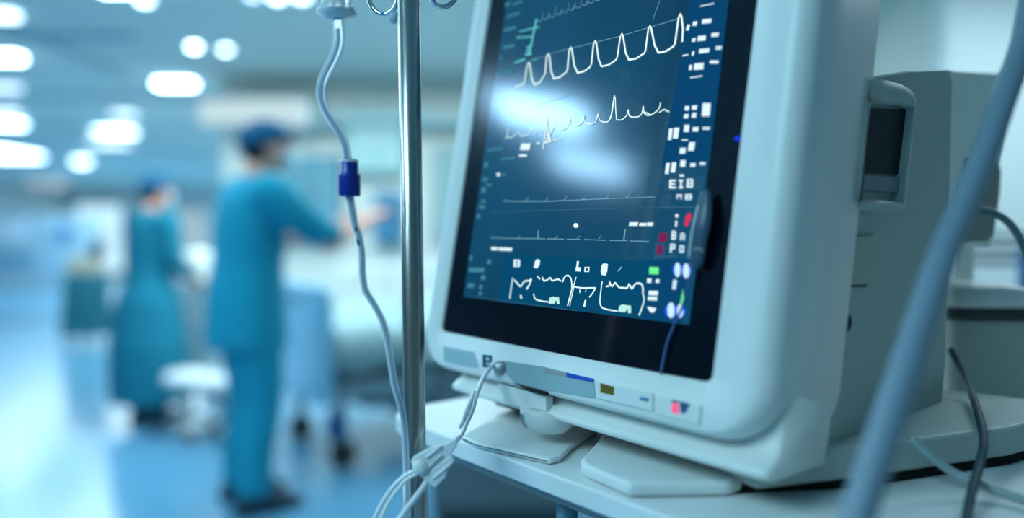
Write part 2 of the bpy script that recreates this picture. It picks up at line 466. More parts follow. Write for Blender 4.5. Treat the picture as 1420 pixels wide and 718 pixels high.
# envelope line and top trace
traces('envelope_line', [([(740, 83), (772, 72), (860, 50), (900, 38), (940, 26)], .0006), ([(905, 28), (915, 0)], .0006), ([(742, 148), (800, 128)], .0003)], E_pale)
tt = []
base = lambda x: 30 - (x - 748) * .36
for i, x in enumerate(range(748, 905, 9)):
    y = base(x); h = (10, 7, 11, 6)[i % 4]
    tt.append((curvy([(x - 4, y - 1), (x, y), (x + 3, y - 2), (x + 5, y - h - 3)], 3), .0006))
    if i % 2: tt.append(([(x + 1, y - 1), (x + 4, y - h)], .0007))
traces('top_trace', tt, E_pale, 'dim dense trace at the top of the screen')
traces('marker_trace', [([(744, 26), (741, 40), (737, 60), (734, 74)], .0017), ([(728, 76), (737, 74)], .0016), ([(729, 71), (736, 68)], .0012), ([(730, 66), (737, 63)], .0012), ([(716, 52), (738, 51)], .0009), ([(720, 44), (748, 37)], .0009), ([(714, 87), (728, 82)], .0014), ([(737, 84), (745, 81)], .0008)], E_cyan)
# ecg row in the middle
l1 = curvy([(712, 189), (716, 187), (722, 188), (727, 185), (729, 180)], 3)
ecg = [(curvy([(700, 192), (703, 190), (704, 180), (704, 190), (712, 189), (720, 183), (722, 188), (733, 187), (738, 179), (742, 185), (748, 179), (752, 184)], 3), .0008),
       (curvy([(762, 186), (768, 176), (772, 178), (782, 179), (788, 172), (790, 164), (791, 172), (800, 174), (808, 168), (809, 160), (811, 169), (818, 172), (826, 169), (829, 158), (832, 167), (842, 169), (848, 160), (852, 132)], 3), .0010),
       ([(852, 132), (848, 158), (845, 167)], .0014), ([(853, 134), (854, 155), (855, 166)], .0010),
       (curvy([(855, 166), (862, 166), (869, 160), (871, 152), (873, 161), (884, 162), (890, 157), (892, 147), (893, 156), (899, 160), (908, 156), (914, 150), (916, 142)], 3), .0010),
       (curvy([(893, 155), (898, 157), (903, 160)], 3), .0009), (curvy([(914, 156), (920, 152), (924, 153), (928, 155)], 3), .0010),
       ([(757, 162), (760, 186), (763, 196)], .0024), ([(763, 196), (757, 197), (762, 188)], .0018), ([(753, 207), (756, 186), (756, 170)], .0015), ([(762, 188), (772, 168)], .0008), ([(753, 199), (778, 192)], .0008)]
traces('pulse_trace', ecg, E_white, 'white trace with one tall spike')
# lower flat traces
lf = [([(697, 278), (706, 279), (760, 279), (850, 275), (908, 273)], .0008)]
for x, y in ((732, 278), (759, 278), (785, 277), (813, 275), (844, 274), (874, 272)):
    lf.append((curvy([(x - 6, y + 1), (x - 2, y), (x + 1, y - 5)], 3), .0008))
traces('lower_trace', lf, E_pale)
traces('divider_line', [([(680, 294), (780, 291), (900, 288), (962, 287)], .0005), ([(915, 288), (962, 287)], .0009), ([(650, 410), (800, 431)], .0004), ([(906, 358), (938, 354)], .0008)], E_dim)
f2 = [([(680, 329), (700, 330), (756, 331)], .0008), ([(758, 331), (782, 331.5)], .0008), ([(786, 331.5), (805, 332), ], .0008), ([(810, 332), (840, 333)], .0008), ([(845, 333), (870, 333.5)], .0008), ([(873, 334), (900, 335)], .0008),
      ([(746, 331), (746.5, 319)], .0015), ([(865, 333), (867, 318)], .0015)]
for x in (721, 773, 804, 834): f2.append(([(x - 4, 331), (x, 327)], .0008))
traces('flat_trace', f2, E_pale, 'flat dashed trace with two upright ticks')
dots = []
def disc(x, y, r): return [(x + r * math.cos(a), y + r * math.sin(a)) for a in [2 * PI * i / 12 for i in range(12)]]
dots += [disc(798.5, 312.5, 3.4), q(872, 308, 884, 313, 1, 0), q(886, 309, 896, 313, 1, 0), q(897, 308.5, 905, 313, 1, 0)]
dots += [q(681, 342.5, 690, 346.5, 0, .3), q(691.5, 342.8, 710, 347, 0, .8)]
dots += [disc(691, 242, 2.6), q(721, 199, 734, 208, 2, 0), q(719, 214, 730, 217, 1, 0), q(744, 197.5, 749, 199.5, 0, 0)]
quads('caption_text', dots, E_text)
# right-hand digits (blurred blocks of numerals)
rd = [q(951, 34, 955, 42, 2, 0), q(960, 30, 966, 36, 1, -.6), q(973, 27, 986, 33, 1, -1.2),
      q(959, 53, 964, 58, 1, -.5), q(967, 50, 978, 57, 1, -1), q(986, 46, 996, 51, 1, -.7),
      q(946, 76, 954, 78, 1, -1), q(959, 71, 962, 77, 1, 0), q(969, 68, 983, 74, 1, -1.3), q(992, 64, 1000, 68.5, 1, 0),
      q(955, 90, 959, 97, 1, 0), q(962, 88, 975, 97, 1, -1), q(984, 84, 996, 88, 0.5, 0),
      q(971, 8, 990, 9.5, 0, -4), q(957, 107, 974, 108.5, 0, -2.5),
      q(949, 147, 955, 153, 1, 0), q(959, 146, 966, 152, 1, 0), q(948, 158, 954, 164, 1, 0), q(959, 156.5, 965, 163, 1, 0),
      q(973, 143, 984, 161, 1.5, 0), q(948, 173, 955, 183, 1, 0), q(960, 176, 968, 182, 1, 0), q(974, 176, 984, 179.5, .5, 0),
      q(926, 178, 931, 194, 2, 0), q(933, 177, 940, 192, 2, 0), q(945, 193, 953, 195, 1, 0), q(942, 205, 950, 213, 1, 0), q(954, 197, 962, 209, 2, 0),
      q(922, 226, 927, 241, 2, 0), q(930, 225, 936, 239, 2, 0), q(943, 222, 950, 231, 1, 0), q(957, 226, 964, 231, 0.5, 0), q(970, 225, 978, 228.5, .5, 0),
      q(942, 242, 948, 245, .5, 0)]
quads('reading_text', rd, E_text, label='columns of white numerals')
# letter-like glyphs
gl = []
def glyph(x, y, w_, h, code):
    s = {'E': [(0, 0, .3, 1), (0, 0, 1, .2), (0, .4, .9, .6), (0, .8, 1, 1)], 'T': [(0, 0, 1, .22), (.38, 0, .66, 1)], 'I': [(.1, 0, .9, .18), (.36, 0, .66, 1), (.1, .82, .9, 1)],
         'B': [(0, 0, .3, 1), (0, 0, .9, .2), (0, .42, .9, .6), (0, .8, .9, 1), (.7, .1, 1, .45), (.7, .55, 1, .9)], 'P': [(0, 0, .3, 1), (0, 0, .9, .2), (0, .45, .9, .62), (.7, .1, 1, .55)],
         'A': [(0, .2, .28, 1), (.72, .2, 1, 1), (.1, 0, .9, .22), (.2, .5, .8, .68)], 'M': [(0, 0, .2, 1), (.8, 0, 1, 1), (.15, .1, .5, .4), (.5, .1, .85, .4)], 'O': [(0, 0, .3, 1), (.7, 0, 1, 1), (.2, 0, .8, .2), (.2, .8, .8, 1)]}[code]
    return [q(x + a * w_, y + b * h, x + c * w_, y + d * h, .6, 0) for a, b, c, d in s]
gl += glyph(928, 249, 9, 12, 'E') + glyph(940, 249, 8, 12, 'I') + glyph(952, 248, 9, 12, 'B')
gl += glyph(938, 269, 7, 7, 'M') + glyph(950, 269, 9, 8, 'B')
gl += [disc(938.5, 299, 2.4), q(936, 306, 938.5, 314, .5, 0)] + glyph(931, 320, 6, 12, 'B') + glyph(943, 323, 6, 10, 'A') + glyph(929, 338, 7, 12, 'P') + glyph(942, 340, 6, 10, 'O')
gl += glyph(712, 360, 9, 10, 'B') + glyph(810, 370, 7, 7, 'O')
gl += [q(798, 370, 805, 376, .5, .5), q(799, 362, 802, 371, 1, 0)]
quads('lettering', gl, E_text, -.0008)
quads('capsule_marking', [[(740, 371), (745, 372), (748, 368), (749, 361), (745, 359), (742, 362)], [(834, 381), (840, 382), (842, 376), (843, 366), (837, 365), (834, 368), (833, 376)]], E_text, -.0008)
quads('alarm_marking', [disc(954, 303, 4), disc(952, 310, 3.4), q(952, 296, 958, 302, .5, 0)], E_red, label='red alarm mark')
quads('alarm_text', [[(914, 323), (926, 323), (924, 335), (913, 336)], [(911, 340), (920, 339), (919, 352), (910, 353)]], E_dred, label='dim red block')
# left edge marks
lm = [q(700, 6, 707, 10, 1, -4), q(702, 22, 720, 25, 1, -6), q(698, 40, 715, 44, 1, -4), q(697, 64, 713, 68, 1, -3), q(693, 78, 696, 83, 1, 0), q(692, 100, 710, 104, 1, -3), q(700, 4, 705, 8, 1, 0), q(710, 5, 724, 8, 1, -5), q(668, 247, 676, 251, 1, 0), q(674, 255, 681, 258, 1, 0), q(667, 260, 673, 267, 1, 0),
      q(667, 277, 673, 281, 1, 0), q(664, 285, 672, 289, 1, 0), q(661, 297, 665, 303, 1, 0), q(675, 207, 697, 210, 1, -3), q(695, 219, 713, 222, 1, -1.5), q(671, 225, 676, 232, 1, 0), q(651, 354, 654, 361, 1, 0), q(650, 371, 671, 377, 1, 0.5), q(648, 393, 657, 399, 1, 0), q(664, 395, 668, 401, 1, 0), q(663, 405, 668, 409, 1, 0), disc(670, 385, 3.6), q(675, 360, 680, 366, 1, 0), disc(699, 242, 2)]
quads('margin_marking', lm, E_teal)
# bottom loops
bl = [([(711, 385), (709, 398), (707, 414)], .0014), (curvy([(713, 388), (718, 393), (722, 397), (727, 390), (734, 389), (737, 386)], 3), .0015), ([(737, 387), (734, 395), (730, 401)], .0018), ([(722, 409), (723, 414)], .0022),
      (curvy([(740, 407), (742, 414), (750, 417), (764, 419)], 3), .0012), ([(745, 383), (749, 387)], .0013), (curvy([(752, 384), (754, 389), (759, 388), (763, 385), (766, 389), (774, 387), (778, 390)], 3), .0014),
      (curvy([(780, 391), (783, 384), (788, 382), (792, 387), (793, 400), (790, 412), (787, 424)], 3), .0014), ([(799, 384), (796, 394), (795, 402), (791, 418), (790, 424)], .0011),
      (curvy([(794, 397), (806, 399), (820, 399)], 3), .0012), (curvy([(826, 399), (822, 406), (817, 412)], 3), .0014), ([(820, 399), (826, 399)], .0011), ([(804, 401), (804, 406)], .0009), ([(813, 400), (812, 405)], .0009), ([(812, 416), (810, 425)], .0022),
      (curvy([(835, 390), (833, 405), (832, 420), (836, 427), (848, 430), (856, 431)], 3), .0012), (curvy([(840, 397), (845, 396), (845, 391), (849, 397), (853, 392), (858, 398), (864, 399), (870, 399), (872, 394), (876, 400), (878, 398), (882, 393), (890, 394), (892, 404)], 3), .0014),
      (curvy([(891, 404), (893, 416), (889, 430), (886, 437)], 3), .0012), ([(857, 376), (862, 370)], .0005)]
traces('loop_trace', bl, E_white, 'white loop graphs along the bottom')
quads('loop_marking', [[(761, 421), (762, 413), (766, 411), (775, 412), (776, 421), (773, 422), (771, 416), (769, 421)], [(857, 432), (859, 424), (863, 422), (875, 424), (875, 434), (871, 434), (870, 427), (867, 433)]], emat('loop_green', (190, 245, 235), 1.0), -.0008)
# status blocks
quads('status_block', [q(900, 370, 913, 380, .5, .5)], E_green, -.0008, label='green status block')
quads('status_text', [q(897, 386, 903, 392, .5, 0), q(909, 387, 914, 392, .5, 0), q(899, 403, 912, 409, .5, .5), q(898, 411, 911, 416, .5, .5), [(897, 425), (910, 427), (907, 433), (902, 433)]], E_text, -.0008)
quads('button_pattern', [disc(939.5, 374, 7.6), disc(951.5, 375, 7.6), disc(930, 431, 9), disc(943, 431, 8)], E_bglow, -.0006)
def oval(x, y, rx, ry): return [(x + rx * math.cos(a), y + ry * math.sin(a)) for a in [2 * PI * i / 16 for i in range(16)]]
quads('button_marking', [oval(939.5, 374, 4.2, 10), oval(951.5, 375.5, 4.6, 10.5), oval(930.5, 430, 5, 11), oval(943, 431, 4.4, 9.5), q(932, 388, 937, 401, 1.5, 0)], E_lit, -.0008)
quads('green_arrow', [[(947, 400), (949, 423), (943, 422)]], E_green, -.0009)
quads('indicator', [oval(1022.5, 192, 4, 3.2)], emat('led_blue', (20, 60, 235), 1.2), -.0001, label='small blue indicator at the right rim')

# lower body under the frame
def chin():
    bm = bmesh.new()
    rr = []
    prof = [(.030, .004), (.023, -.043), (.019, -.049), (.011, -.0545), (.007, -.0585), (.0085, -.0625), (.016, -.0645), (.050, -.059), (.098, -.053), (.102, .004)]
    xs = [(.010, .55), (.013, .8), (.020, .97), (.030, 1.), (.388, 1.), (.397, .985), (.402, .95), (.4045, .90)]
    for x, k in xs:
        rr.append([bm.verts.new((x, .05 + (y - .05) * (k if k < 1 else 1), -.045 + (z + .045) * (k * .5 + .5))) for y, z in prof])
    bridge(bm, rr); bm.faces.new(rr[0]); bm.faces.new(rr[-1])
    return bm
obj('lower_body', chin(), plastic, mon, smooth=True)
# front-frame details
strip_m = mat('strip_blue_grey', (150, 178, 184), .35)
patch('connector_strip', [(699, 500), (752, 508), (823, 525), (825, 552), (757, 541), (712, 529), (701, 518)], strip_m, -.0030, .004, mon, label='blue-grey recessed connector strip')
patch('strip_label', [(753, 509), (785, 517), (785, 522.5), (754, 517)], plastic_d, -.0033, .001, mon)
patch('blue_stripe', [(785.5, 516.5), (823, 525), (822, 530), (786, 523)], mat('stripe_blue', (20, 84, 190), .4), -.0034, .001, mon, label='bright blue stripe')
bp1 = patch('button_panel', [(824, 527), (905, 545), (905, 571), (828, 553)], plastic, -.0040, .003, mon, bevel=.0012)
patch('indicator_window', [(832.5, 531), (851, 536), (851, 548), (832.5, 544)], mat('olive_window', (112, 98, 34), .3), -.0044, .001, bp1, label='olive indicator window')
patch('button_icon', [(888, 549.5), (900, 552), (899, 557), (887, 554.5)], mat('icon_teal', (70, 140, 165), .5), -.0043, .001, bp1)
bp2 = patch('button_panel', [(911, 549), (972, 562), (969, 590), (911, 575)], plastic, -.0040, .003, mon, bevel=.0012)
bm = bmesh.new()
for p in ([(931, 554), (941, 556), (940, 559), (931, 557)], [(942, 556), (949, 558), (948, 573), (944, 572)], [(949, 558), (957, 560), (950, 573), (946, 573)]):
    prism(bm, [on(a, b, -.0043) for a, b in p], (0, .001, 0))
obj('button_lettering', bm, mat('lettering_blue', (40, 90, 130), .5), bp2)
patch('button_light', [(932, 559), (938, 558), (941, 562), (941, 574), (931, 571)], mat('pink_led', (200, 60, 90), .4, emis=(250, 90, 140), es=.8), -.0046, .001, bp2, label='glowing pink button light')
bm = bmesh.new()
for a, b, c, d in ((669, 492, 672.5, 508), (669, 491, 681, 494.5), (669, 498, 680, 501.5), (669, 504.5, 681, 508), (678, 493, 681, 499)):
    prism(bm, [on(x, y, -.0032) for x, y in q(a, b, c, d, 0, 1.6)], (0, .0014, 0))
obj('emblem', bm, mat('emblem_teal', (38, 100, 125), .5), mon, label='dark teal letter-like emblem')
patch('decal', [(614.5, 480), (657, 488), (664, 510), (640, 507), (616, 501)], mat('decal_grey', (158, 186, 192), .4), -.0026, .001, mon)
# slit and block below the strip
bm = bmesh.new(); prism(bm, [on(712, 531, -.0032), on(757, 543, -.0032), on(757, 547, -.0032), on(738, 543, -.0032)], (0, .004, 0)); obj('slit', bm, dark, mon)
bm = bmesh.new(); prism(bm, [on(690, 531, .005), on(757, 549, .005), on(757, 570, .005), on(700, 560, .005)], (0, .01, 0)); obj('port_cover', bm, plastic, mon, bevel=.001)
bm = bmesh.new(); lathe(bm, [(.0065, -.004), (.0065, .004), (.004, .005)], on(694, 509, -.004), rot=Matrix.Rotation(-PI / 2, 3, 'X')); obj('cable_socket', bm, plastic_d, mon, smooth=True)
# under-chin knob
kc = on(760, 572, .022)
bm = bmesh.new(); lathe(bm, [(.0275, .002), (.0272, -.003), (.025, -.010), (.019, -.0165), (.010, -.0195), (.002, -.020)], kc, seg=32)
kn = obj('mounting_knob', bm, plastic, mon, smooth=True, label='rounded white knob below the frame')
bm = bmesh.new()
for i in range(5):
    a = -2.05 + i * .06
    for s in (0, 1): pass
    p0 = kc + Vector((math.cos(a) * .0276, math.sin(a) * .0276, -.0035)); p1 = kc + Vector((math.cos(a) * .0212, math.sin(a) * .0212, -.0158))
    tube(bm, [p0, (p0 + p1) / 2 + (p0 - kc).normalized() * .0018, p1], .0004, seg=6)
obj('ridge', bm, plastic_d, kn)

# side housing
def yz(px, py, x): a, b = locx(px, py, x); return Vector((x, a, b))
HX = .397
prof = [(.098, -.040), (.115, -.046)] + [tuple(locx(*p, HX)) for p in ((1206, 615), (1290, 603))] + [tuple(locx(1303, 597, HX)), tuple(locx(1312, 500, HX)), tuple(locx(1318, 250, HX)), tuple(locx(1321, 110, HX)), tuple(locx(1316, 96, HX)), tuple(locx(1260, 98, HX)), tuple(locx(1214, 106, HX)), (.098, .262)]
bm = bmesh.new(); n = len(prof); rr = []
for x, k in ((.0, .94), (HX - .006, .994), (HX - .002, .998), (HX, 1 - .006)):
    rr.append([bm.verts.new((x, .19 + (y - .19) * (1 if x < HX else .985), .14 + (z - .14) * (1 if x < HX else .99))) for y, z in prof])
for a, b in zip(rr, rr[1:]):
    for i in range(n): bm.faces.new((a[i], a[(i + 1) % n], b[(i + 1) % n], b[i]))
bm.faces.new(rr[0]); bm.faces.new(rr[-1])
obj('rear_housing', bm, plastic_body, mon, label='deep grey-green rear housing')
# pod with a dark window on the side
PX = .4085
p_out = [yz(*p, PX) for p in ((1206, 108), (1232, 110), (1254, 116), (1267, 124), (1273, 138), (1270, 165), (1257, 292), (1225, 296), (1192, 290))]
p_in = [yz(*p, PX) for p in ((1203, 140), (1228, 141), (1250, 143), (1262, 145), (1268, 150), (1266, 170), (1252, 281), (1224, 278), (1189, 275))]
bm = bmesh.new()
lo = [p + Vector((-.014, 0, 0)) for p in p_out]; mid = [Vector((PX - .003, p.y, p.z)) for p in p_out]
cen = sum(p_out, Vector()) / len(p_out)
top = [p + (cen - p) * .05 for p in p_out]
R4 = [[bm.verts.new(v) for v in L_] for L_ in (lo, mid, top, p_in, [p + Vector((-.010, 0, 0)) for p in p_in])]
bridge(bm, R4); bm.faces.new(R4[-1])
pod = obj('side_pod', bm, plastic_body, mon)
bm = bmesh.new(); prism(bm, [yz(*p, PX - .009) for p in ((1203, 150), (1230, 151), (1262, 152), (1262, 170), (1254, 242), (1192, 240))], (.002, 0, 0))
obj('dark_window', bm, mat('dark_window_glass', (6, 22, 34), .5, spec=.15), pod, label='dark window')
bm = bmesh.new(); prism(bm, [yz(*p, PX - .009) for p in ((1192, 243), (1253, 246), (1251, 268), (1189, 264))], (.004, 0, 0))
obj('ledge', bm, mat('ledge_grey', (110, 130, 132), .5), pod, bevel=.001)
# plate, socket, marks on the side
bm = bmesh.new(); prism(bm, [yz(*p, HX + .0) for p in ((1181, 327), (1212, 326), (1214, 345), (1208, 392), (1174, 395))], (.0035, 0, 0))
obj('side_plate', bm, plastic_tan, mon, bevel=.0015, label='beige side plate')
bm = bmesh.new(); prism(bm, [yz(*p, HX) for p in ((1177, 327), (1181, 327), (1174, 395), (1200, 394), (1200, 398), (1170, 398))], (.0012, 0, 0)); obj('plate_painted_shadow', bm, dark, mon)  # dark strip painted in as the plate's shadow
c0 = yz(1170, 447, HX)
bm = bmesh.new(); lathe(bm, [(.0075, -.001), (.0075, .0035), (.005, .0045), (.002, .002)], c0, rot=Matrix.Rotation(PI / 2, 3, 'Y')); obj('side_socket', bm, darkgrey, mon, smooth=True)
bm = bmesh.new()
for p in ([(1160, 487), (1178, 489), (1177, 492), (1160, 490)], [(1151, 500), (1157, 500), (1151, 548), (1146, 548)]): prism(bm, [yz(*t, HX) for t in p], (.0012, 0, 0))
obj('vent_slot', bm, plastic_d, mon)
bm = bmesh.new(); prism(bm, [yz(*p, HX) for p in ((1152, 90), (1157, 90), (1125, 400), (1119, 400))], (.0005, 0, 0))
bm.free()
# upper rear shell (lighter, turned face) and bracket box
y0 = locx(1320, 96, .395)[0]; y1 = locx(1396, 96, .362)[0]
bm = bmesh.new()
pa = [(.394, y0 + .002, locx(1320, 97, .394)[1]), (.366, y1, locx(1396, 97, .366)[1]), (.366, y1 - .012, .20), (.394, y0 + .010, .20)]
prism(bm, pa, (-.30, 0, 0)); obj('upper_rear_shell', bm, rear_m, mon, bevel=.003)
bm = bmesh.new(); X2 = .385
pb = [yz(*p, X2) for p in ((1300, 214), (1340, 216), (1375, 219), (1386, 225), (1390, 236), (1388, 270), (1379, 330), (1372, 335), (1330, 336), (1300, 330))]
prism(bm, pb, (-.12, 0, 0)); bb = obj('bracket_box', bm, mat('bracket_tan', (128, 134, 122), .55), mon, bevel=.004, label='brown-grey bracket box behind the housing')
bm = bmesh.new(); lathe(bm, [(.0075, .0), (.0075, .002), (.005, .002)], yz(1327, 262, X2) + Vector((.0, 0, 0)), rot=Matrix.Rotation(PI / 2, 3, 'Y')); obj('hole', bm, dark, bb)
# neck down to the foot
bm = bmesh.new(); box(bm, (.20, .16, -.045), (.16, .12, .03)); obj('neck', bm, plastic_body, mon, bevel=.006)
bm = bmesh.new(); box(bm, (.06, .08, -.068), (.05, .04, .016)); obj('front_support', bm, darkgrey, mon, bevel=.003)

# foot: on the trolley
foot = mon; MI = Mm.inverted()
def fl(v): return MI @ Vector(v)
def pzs(pts, z, h, m, name, par, bevel=.003, **k):
    bm = bmesh.new(); prism(bm, [fl(tp(a, b, z)) for a, b in pts], MI.to_3x3() @ Vector((0, 0, h))); return obj(name, bm, m, par, bevel=bevel, **k)
pzs([(806, 660), (812, 664), (872, 691), (940, 690), (1012, 689), (1060, 672), (1180, 560), (1000, 500), (880, 560), (815, 643), (805, 652)], .0005, .012, white_m, 'foot_plate', foot, .005)
pzs([(640, 612), (660, 622), (762, 645), (778, 641), (790, 628), (830, 600), (800, 570), (700, 575)], .0005, .006, white_m, 'foot_pad', foot, .004)
pzs([(1010, 664), (1050, 680), (1190, 664), (1400, 633), (1480, 612), (1440, 590), (1290, 570), (1200, 560), (1050, 600)], .010, .027, mat('foot_plastic', (170, 182, 178), .5), 'docking_base', foot, .004)
pzs([(1010, 684), (1190, 676), (1400, 643), (1440, 630), (1380, 595), (1250, 575), (1050, 640)], .0005, .009, mat('shadow_black', (8, 10, 12), .9), 'base_shadow', foot, .0)  # black slab standing in for the shadow under the docking base

# ================================================================== INFUSION POLE
PZ = .63
pole_top = at(566, -60, PZ); pole_bot = at(577, 718, PZ)
d = (pole_bot - pole_top).normalized(); t0 = pole_top - d * .55; tf = pole_bot + d * ((pole_bot.z - .05) / -d.z)
pole = empty('infusion_stand', (tf.x, tf.y, 0)); tag(pole, 'shiny steel infusion pole standing in front of the left end of the trolley', 'infusion stand')
def pl(v): return Vector(v) - pole.location
obj('pole', tb([pl(t0), pl(tf)], .0095, path=False, seg=32), steel, pole, smooth=True)
obj('lower_sleeve', tb([pl(at(576.4, 672, PZ)), pl(tf + Vector((0, 0, .01)))], .0110, path=False, seg=32), steel, pole, smooth=True)
bm = bmesh.new()
for k in range(5):
    a = 2 * PI * k / 5 + .3; tube(bm, [(0, 0, .06), (.12 * math.cos(a), .12 * math.sin(a), .05), (.26 * math.cos(a), .26 * math.sin(a), .035)], .011)
obj('base', bm, steel, pole, smooth=True)
for px in ([(560, -60), (540, -62), (518, -40), (511, -8), (518, 12), (532, 20), (545, 14), (551, 2), (552, -12)], [(570, -60), (592, -62), (612, -30), (600, -8), (602, 4), (613, 10), (624, 6), (632, -4), (636, -20)]):
    obj('hook', tb([pl(at(a, b, PZ + (.03 if a < 560 else .05) * min(1, abs(a - 566) / 40))) for a, b in px], .0022 if px[0][0] < 565 else .0026, seg=10), chrome, pole, smooth=True)
obj('hook_knob', ell(bmesh.new(), pl(at(545, 24, PZ + .045)), (.006, .006, .006)), mat('white_knob', (215, 235, 240), .3), pole, smooth=True)

# ================================================================== INFUSION LINE
line = empty('infusion_line', at(484, 250, .60)); tag(line, 'clear drip line with a dark blue connector hanging left of the pole', 'infusion line')
def ll(v): return Vector(v) - line.location
Z = .600
up_px = [(467, 16), (470, 40), (470, 62), (462, 84), (451, 105), (446, 124), (448, 144), (458, 164), (470, 182), (479, 202), (483, 228)]
obj('upper_tube', tb([ll(at(a, b, Z)) for a, b in up_px], [.0044, .0044, .0042, .0041, .0038, .0034, .0031], seg=20, flat=.8), clear, line, smooth=True, label='wavy clear upper tube')
obj('inner_line', tb([ll(at(a - 1, b, Z + .001)) for a, b in up_px[1:]], .0014, seg=10), mat('fluid_blue', (70, 120, 170), .2, trans=.4), line, smooth=True)
def edge_glints(px, zs, rr, name):  # near-white strands that imitate highlights along both tube edges
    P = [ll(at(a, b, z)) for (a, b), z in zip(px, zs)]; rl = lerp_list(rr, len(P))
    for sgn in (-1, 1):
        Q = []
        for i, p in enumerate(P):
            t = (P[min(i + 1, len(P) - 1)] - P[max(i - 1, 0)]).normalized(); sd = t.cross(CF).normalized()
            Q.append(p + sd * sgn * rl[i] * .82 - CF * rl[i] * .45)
        obj(name, tb(Q, .00075, seg=8), wire_glint, line, smooth=True, label='bright strand standing in for a highlight on the tube edge')
edge_glints(up_px, [Z] * len(up_px), [.0044, .0042, .0038, .0031], 'tube_glint')
conn = lathe(bmesh.new(), [(.0066, .0155), (.0072, .0150), (.0074, .0040), (.0076, .0036), (.0090, .0032), (.0092, .0020), (.0090, -.0135), (.0084, -.0148), (.004, -.0150)], ll(at(484.5, 247, Z)), seg=28)
obj('connector', conn, blue_conn, line, smooth=True, label='dark blue plastic connector')
obj('connector_rim', lathe(bmesh.new(), [(.006, .0012), (.0079, .0012), (.0079, -.0004), (.006, -.0004)], ll(at(484, 224.5, Z)), seg=24), wire_glint, line)
lo_px = [(484, 268), (488, 290), (492, 310), (498, 328), (502, 350), (503, 380), (507, 402), (519, 422), (531, 446), (538, 474), (543, 505), (548, 535), (556, 562), (561, 590), (563, 630), (565, 680), (566, 740)]
zz = [Z] * 11 + [Z + .002, Z + .006, Z + .012, Z + .016, Z + .016, Z + .016]
obj('lower_tube', tb([ll(at(a, b, z)) for (a, b), z in zip(lo_px, zz)], [.0034, .0029, .0027, .0026, .0026, .0026, .0026], seg=16), clear, line, smooth=True, label='clear lower tube')
obj('inner_line', tb([ll(at(a, b, z + .0005)) for (a, b), z in zip(lo_px[:14], zz)], .0011, seg=8), mat('fluid_blue', (70, 120, 170), .2, trans=.4), line, smooth=True)
edge_glints(lo_px, zz, [.0034, .0028, .0026, .0026, .0026], 'tube_glint')
bm = bmesh.new()
for (a, b) in ((494, 318), (497.5, 336)): ell(bm, ll(at(a, b, Z - .0015)), (.0016, .0016, .0042), Matrix.Rotation(-.28, 4, 'Y'))
obj('air_bubble', bm, mat('bubble_dark', (10, 40, 70), .2), line, smooth=True, label='dark droplets inside the tube')
ch = lathe(bmesh.new(), [(.0042, -.0068), (.0065, -.0060), (.0158, -.0022), (.0160, -.0008), (.0128, .0030), (.0120, .006), (.0116, .05), (.0125, .075), (.006, .085), (.003, .10)], ll(at(467, 13, Z)), seg=28)
dc = obj('drip_chamber', ch, mat('clear_chamber', (235, 246, 250), .12, trans=.6, ior=1.25), line, smooth=True, label='flared clear lower end of the drip chamber')
bm = bmesh.new()
for k in range(8):
    a = 2 * PI * k / 8; c = ll(at(467, 13, Z)); tube(bm, [c + Vector((.0065 * math.cos(a), .0065 * math.sin(a), -.004)), c + Vector((.011 * math.cos(a), .011 * math.sin(a), .004)), c + Vector((.0105 * math.cos(a), .0105 * math.sin(a), .03))], .0012, seg=6)
obj('rib', bm, wire_glint, dc, smooth=True)
obj('flange', lathe(bmesh.new(), [(.010, .0015), (.0165, -.0002), (.0168, -.0018), (.006, -.006)], ll(at(467, 15.5, Z)), seg=28), clear2, dc, smooth=True)

# ================================================================== MONITOR LEAD with winged clamp
lead = empty('sensor_lead', at(602, 640, .60)); tag(lead, 'thin white twin lead from the monitor front to a frosted winged clamp by the pole', 'cable')
def le(v): return Vector(v) - lead.location
p_start = MO + MR * loc(694, 508, -.008)[0] + MU * loc(694, 508, -.008)[1] + MN * -.008
up = [p_start, at(683, 508, .735), at(671, 521, .718), at(660, 545, .695), at(652, 572, .672), at(643, 592, .650), at(635, 608, .628), at(618, 624, .605)]
for off in (0, 1):
    o_ = Vector((.0022 * off, -.001 * off, .0022 * off))
    obj('wire', tb([le(v + (o_ if i else o_ * .5)) for i, v in enumerate(up)], .0019, seg=12), clear2 if off else wire_glint, lead, smooth=True)
obj('wire_sleeve', tb([le(v + Vector((-.0012, 0, 0))) for v in (at(660, 543, .694), at(651, 568, .674), at(641, 592, .648))], [.0018, .0034, .0018], seg=12), clear2, lead, smooth=True)
# clamp: two folded wings of frosted plastic around the junction
cl = bmesh.new()
cz = .600
wing = [(569, 640), (574, 633), (598, 620), (616, 616), (635, 605), (633, 620), (624, 632), (612, 641), (600, 652), (592, 662), (586, 664), (576, 656)]
prism(cl, [le(at(a, b, cz)) for a, b in wing], CF * .006)
w1 = obj('clamp_wing', cl, clear2, lead, bevel=.0015)
cl = bmesh.new(); wing2 = [(586, 663), (600, 650), (614, 639), (626, 630), (631, 640), (620, 652), (618, 663), (603, 677), (592, 669)]
prism(cl, [le(at(a, b, cz - .001)) for a, b in wing2], CF * .005); obj('clamp_wing', cl, clear2, lead, bevel=.0015)
bm = bmesh.new()
for a, b in (((590, 634), (612, 618)), ((586, 656), (612, 630)), ((600, 664), (628, 640)), ((594, 648), (606, 636))):
    tube(bm, [le(at(*a, cz - .0015)), le(at(*b, cz - .0015))], .0009, path=False, seg=8)
obj('clamp_rib', bm, wire_glint, lead, smooth=True)
obj('junction', ell(bmesh.new(), le(at(583, 648, cz)), (.0075, .005, .0065), Matrix.Rotation(.6, 4, 'Y')), clear2, lead, smooth=True)
